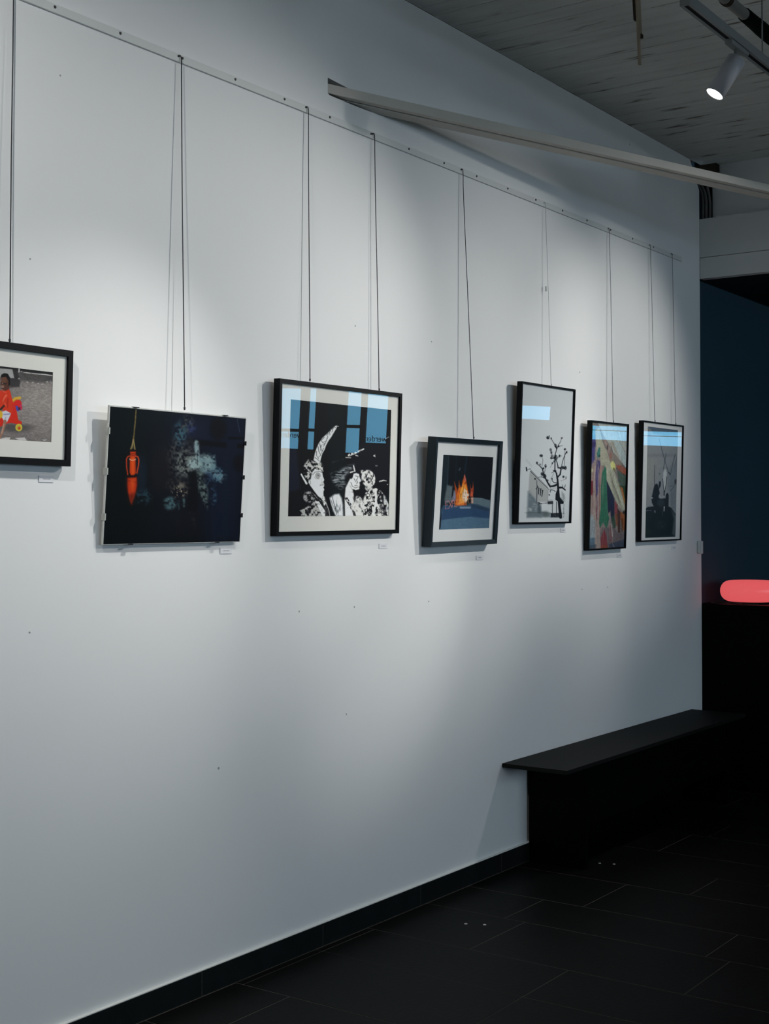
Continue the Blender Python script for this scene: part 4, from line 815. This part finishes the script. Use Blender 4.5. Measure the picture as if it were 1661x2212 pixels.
# ------------------------------------------------------------------ caption cards
for x0, x1, z1, z0, what in [(2.565, 2.618, 1.633, 1.616, 'the child photograph'), (3.321, 3.377, 1.419, 1.400, 'the frameless bottle photograph'),
                             (4.216, 4.271, 1.4225, 1.403, 'the plumed hat photograph'), (4.925, 4.984, 1.364, 1.344, 'the fire photograph'),
                             (5.683, 5.736, 1.476, 1.457, 'the tree drawing'), (6.288, 6.348, 1.347, 1.329, 'the picture of hanging cloths'),
                             (6.978, 7.032, 1.374, 1.356, 'the last picture before the corner')]:
    xc, zc = (x0 + x1) / 2, (z0 + z1) / 2
    e = tag(empty('caption_card', (xc, 0, zc)), 'small white caption card on the wall under ' + what, 'card', 'caption cards under the pictures')
    hw, hh = (x1 - x0) / 2, .0092
    box('card', -hw, hw, -.0022, -.0003, -hh, hh, MT['card'], e)
    bm = bmesh.new(); u = -.014 + .001
    for n in range(5):
        l = random.uniform(.003, .006)
        add_box(bm, u, u + l, -.00235, -.0021, -.0012, .0010); u += l + .0012
    bm_obj('print_line', bm, MT['ink'], e)

# ------------------------------------------------------------------ steel beam through the wall
e = tag(empty('steel_beam', (3.9065, 0, 3.063)), 'long cream painted steel beam that leaves the wall through a rough hole', 'beam')
ang = math.atan2(-.3405, 1); e.rotation_euler = (0, 0, ang)
L0, L1 = -.12, 3.485 * math.sqrt(1 + .3405 ** 2)
def xend(y): return L1 + y * math.tan(-ang) * 0 - .012 - max(0, y) * 0.36
for nm, y0, y1, z0, z1 in [('front_rail', 0, .030, 0, .0354), ('web', .030, .038, .010, .030), ('rear_rail', .038, .098, -.002, .030)]:
    bm = bmesh.new(); add_box(bm, L0, xend(y1), y0, y1, z0, z1, .002 if nm != 'web' else 0)
    bm_obj(nm, bm, MT['steel'], e)

# ------------------------------------------------------------------ conduits in the corner above the lintel
for i, (pts, r, lab) in enumerate([
        ([(7.425, .055, 3.49), (7.425, .02, 3.455), (7.425, -.006, 3.40), (7.425, -.012, 3.34), (7.425, -.010, 3.22)], .0075, 'thin grey conduit in the corner, nearest the gallery wall'),
        ([(7.430, .045, 3.51), (7.430, .005, 3.462), (7.430, -.022, 3.40), (7.430, -.030, 3.34), (7.430, -.028, 3.22)], .0085, 'grey conduit bending down behind the lintel in the corner'),
        ([(7.440, .010, 3.53), (7.440, -.025, 3.46), (7.440, -.042, 3.39), (7.440, -.049, 3.33), (7.440, -.047, 3.22)], .0080, 'outer grey conduit of the corner bundle, touching the plaster')]):
    tag(tube('conduit', pts, r, MT['conduit'], seg=10), lab, 'conduit', 'conduits in the corner')

# ------------------------------------------------------------------ lighting track, spots, pipe, brackets
def light_track(x0, x1, label, y=-1.2):
    e = tag(empty('light_track', ((x0 + x1) / 2, y, 3.25)), label, 'track')
    hl = (x1 - x0) / 2
    bm = bmesh.new()
    add_box(bm, -hl, hl, -.019, -.008, 0, .034); add_box(bm, -hl, hl, .008, .019, 0, .034); add_box(bm, -hl, hl, -.008, .008, .022, .034)
    bm_obj('profile', bm, MT['track'], e)
    box('slot', -hl, hl, -.0078, .0078, .003, .0215, MT['slot'], e)
    for s in (-1, 1): box('end_cap', s * hl - .004, s * hl + .004, -.0185, .0185, -.0005, .0345, MT['track'], e)
    n = max(2, int((x1 - x0) / 1.1))
    for k in range(n):
        xx = -hl + .75 + (2 * hl - 1.0) * k / (n - 1)
        tube('hanger', [(xx, 0, .034), (xx, 0, 3.575 - 3.25)], .003, MT['track'], e, seg=6)
    return e
light_track(4.315, 7.36, 'white lighting track hung under the board ceiling, parallel to the wall')
light_track(-1.0, 3.80, 'white lighting track left of the camera view, parallel to the wall')
def track_spot(x, target, label, power=60, angle=98, blend=1.0, pivot_z=3.205, body=.157, aim=None, y=-1.2):
    e = tag(empty('track_spotlight', (x, y, 3.25)), label, 'spotlight', 'white track spotlights')
    piv = Vector((0, 0, pivot_z - 3.25))
    d = Vector(aim) if aim else (Vector(target) - Vector((x, y, pivot_z)))
    d.normalize()
    box('adapter', -.075, .075, -.014, .014, -.016, .004, MT['track'], e, bev=.003)
    box('adapter_tab', .078, .105, -.012, .012, -.012, .004, MT['track'], e, bev=.003)
    tube('stem', [(0, 0, -.014), (0, 0, -.03), piv + d * .02], .008, MT['track'], e, seg=10)
    q = d.to_track_quat('Z', 'Y')
    r = .0355
    bm = bmesh.new()
    add_lathe(bm, [(0, 0), (r - .004, 0), (r, .004), (r, body), (r - .003, body), (r - .003, body - .006), (0, body - .006)], 32)
    b = bm_obj('lamp_body', bm, MT['spot'], e, smooth=False); b.rotation_mode = 'QUATERNION'; b.rotation_quaternion = q; b.location = piv - d * .006
    for p in b.data.polygons: p.use_smooth = len(p.vertices) == 4 and abs(p.normal.z) < .5
    bm = bmesh.new(); bmesh.ops.create_circle(bm, cap_ends=True, segments=32, radius=r - .0032)
    bmesh.ops.translate(bm, verts=bm.verts, vec=(0, 0, body - .002))
    ln = bm_obj('lens', bm, MT['lens'], e); ln.rotation_mode = 'QUATERNION'; ln.rotation_quaternion = q; ln.location = piv - d * .006
    l = bpy.data.lights.new('spot_beam', 'SPOT'); l.energy = power; l.color = SPOT_COL
    l.spot_size = math.radians(angle); l.spot_blend = blend; l.shadow_soft_size = .022
    lo = bpy.data.objects.new('spot_beam', l); COL.objects.link(lo); lo.parent = e
    lo.rotation_mode = 'QUATERNION'; lo.rotation_quaternion = d.to_track_quat('-Z', 'Y'); lo.location = piv + d * (body + .012)
    return e
track_spot(4.785, None, 'white cylindrical track spotlight with glowing lens below the pipe', aim=(-.335, .418, -.845), power=10, pivot_z=3.195, angle=80)
track_spot(3.56, (2.44, 0, 0.90), 'white track spotlight aimed at the child photograph', 90, angle=60)
track_spot(1.00, (2.24, 0, 2.24), 'white track spotlight far left, aimed along the wall', 68, angle=98)
light_track(4.9, 7.3, 'white lighting track right of the camera view, farther from the wall', -2.6)
track_spot(5.62, (3.40, 0, 2.11), 'white track spotlight aimed above the frameless bottle photograph', 178, angle=42, y=-2.6)
track_spot(5.38, (4.28, 0, 1.28), 'white narrow track spotlight aimed at the plumed hat photograph', 134, angle=25, y=-2.6)
track_spot(7.08, (5.06, 0, 2.05), 'white track spotlight aimed above the fire photograph', 142, angle=45, y=-2.6)
track_spot(6.60, (6.32, 0, 2.06), 'white track spotlight aimed at the picture of hanging cloths', 122, angle=47, y=-2.6)
track_spot(6.84, (4.50, 0, 1.65), 'white track spotlight aimed between the hat and fire photographs', 98, angle=39, y=-2.6)
track_spot(6.78, (5.30, 0, 0.60), 'white track spotlight aimed at the black bench', 55, angle=50)

e = tag(empty('ceiling_pipe', (4.6, -1.168, 3.425)), 'grey pipe with black foam sleeve above the lighting track', 'pipe')
tube('pipe', [(-.9, 0, 0), (2.7, 0, 0)], .021, MT['pipe'], e, seg=16)
bm = bmesh.new(); n = 40; rads = [.028 + random.uniform(-.0022, .0022) for _ in range(n)]
add_tube(bm, [(.36 + k * .06, 0, 0) for k in range(n)], .028, 14, True, rads)
bm_obj('foam_sleeve', bm, MT['foam'], e, smooth=True)
for xx in (.18, 2.76):
    bm = bmesh.new(); add_tube(bm, [(xx - .012, 0, 0), (xx + .012, 0, 0)], .025, 16)
    add_box(bm, xx - .006, xx + .006, -.004, .004, .024, .134)
    bm_obj('pipe_clamp', bm, MT['dark_wood_shade'], e)
e = tag(empty('hanging_lath', (4.60, -.9, 3.56)), 'pair of thin raw wooden laths hanging from the board ceiling', 'lath')
def lath(x0, x1, zb, yo, name, m, w=.0075):
    bm = bmesh.new()
    add_box(bm, -w, w, yo - .004, yo + .004, zb - 3.56, 0)
    for v in bm.verts: v.co.x += x0 if v.co.z > -.01 else x1
    return bm_obj(name, bm, m, e)
lath(-.026, .008, 3.187, 0, 'lath', MT['lath'], .0062)
lath(.016, .0405, 3.300, .012, 'lath', MT['lath'], .0075)
lath(-.006, .020, 3.36, .022, 'gap_strip', MT['dark_wood_shade'], .008)  # dark strip put in for the shaded gap between the two laths
box('end_block', .033, .049, .004, .02, 3.298 - 3.56, 3.312 - 3.56, MT['dark_wood_shade'], e)

# ------------------------------------------------------------------ bench, counter, lamp, switch, floor studs
e = tag(empty('bench', (6.19, -.155, 0)), 'long low black bench standing against the white gallery wall', 'bench')
bx = lambda n, x0, x1, y0, y1, z0, z1, m, b=.001: box(n, x0 - 6.19, x1 - 6.19, y0 + .155, y1 + .155, z0, z1, m, e, bev=b)
bx('seat', 5.137, 7.235, -.315, -.002, .443, .4605, MT['bench_top'])
bx('side_panel', 5.352, 5.376, -.293, -.014, .002, .443, MT['black'])
bx('side_panel', 7.02, 7.044, -.293, -.014, .002, .443, MT['black'])
bx('apron', 5.376, 7.02, -.285, -.267, .183, .443, MT['black'])
bx('back_panel', 5.376, 7.02, -.040, -.018, .002, .443, MT['black'])
e = tag(empty('counter', (7.75, -.8, 0)), 'black counter beyond the wall end that carries the red lamp', 'counter')
bx = lambda n, x0, x1, y0, y1, z0, z1, m, b=.001: box(n, x0 - 7.75, x1 - 7.75, y0 + .8, y1 + .8, z0, z1, m, e, bev=b)
bx('body', 7.402, 8.08, -1.55, .026, .002, 1.018, MT['black'])
bx('worktop', 7.399, 8.10, -1.57, .027, 1.018, 1.0405, MT['black'])
e = tag(empty('table_lamp', (7.6, -.216, 1.0405)), 'glowing pink red pebble lamp lying on the black counter', 'lamp')
prof = [(0, .0115)]
for k in range(0, 25):
    a = -math.pi / 2 + math.pi * k / 24
    c, s = math.cos(a), math.sin(a)
    rr = .112 + .060 * (abs(c) ** .95)
    zz = .0712 + .0597 * (1 if s >= 0 else -1) * abs(s) ** .92
    if k == 0: prof.append((.112, zz))
    prof.append((rr, zz))
prof.append((.07, .1315)); prof.append((0, .132))
bm = bmesh.new(); add_lathe(bm, prof, 64); bm_obj('shade', bm, MT['lamp'], e, smooth=True)
bm = bmesh.new(); add_lathe(bm, [(0, 0), (.118, 0), (.120, .002), (.120, .0105), (0, .0105)], 48); bm_obj('lamp_foot', bm, MT['black'], e)
tube('cord', [(-.118, .01, .006), (-.14, .05, .010), (-.155, .10, .012), (-.15, .15, .010), (-.16, .18, .006), (-.175, .165, .004), (-.17, .10, .004), (-.16, .0, .004), (-.15, -.10, .004)], .003, MT['cord'], e, seg=6)
e = tag(empty('wall_switch', (7.352, 0, 1.363)), 'small white rounded switch box on the wall end above the counter', 'switch')
box('housing', -.021, .021, -.018, -.0005, -.036, .036, MT['plastic'], e, bev=.006)
box('rocker', -.014, .016, -.024, -.017, -.0365, .0365, MT['plastic'], e, bev=.003)
for x, y, w in [(4.376, -.286, 'left stud of the nearer pair set in the floor'), (4.406, -.350, 'right stud of the nearer pair set in the floor'),
                (5.489, -.291, 'left stud of the pair in the floor beside the bench'), (5.511, -.350, 'right stud of the pair in the floor beside the bench')]:
    bm = bmesh.new(); add_lathe(bm, [(0, .0016), (.005, .0014), (.0068, 0), (.0068, -.0005), (0, -.0005)], 16)
    o = bm_obj('floor_stud', bm, MT['stud'], smooth=True, loc=(x, y, .0008)); tag(o, 'small round pale metal ' + w, 'stud', 'floor studs')
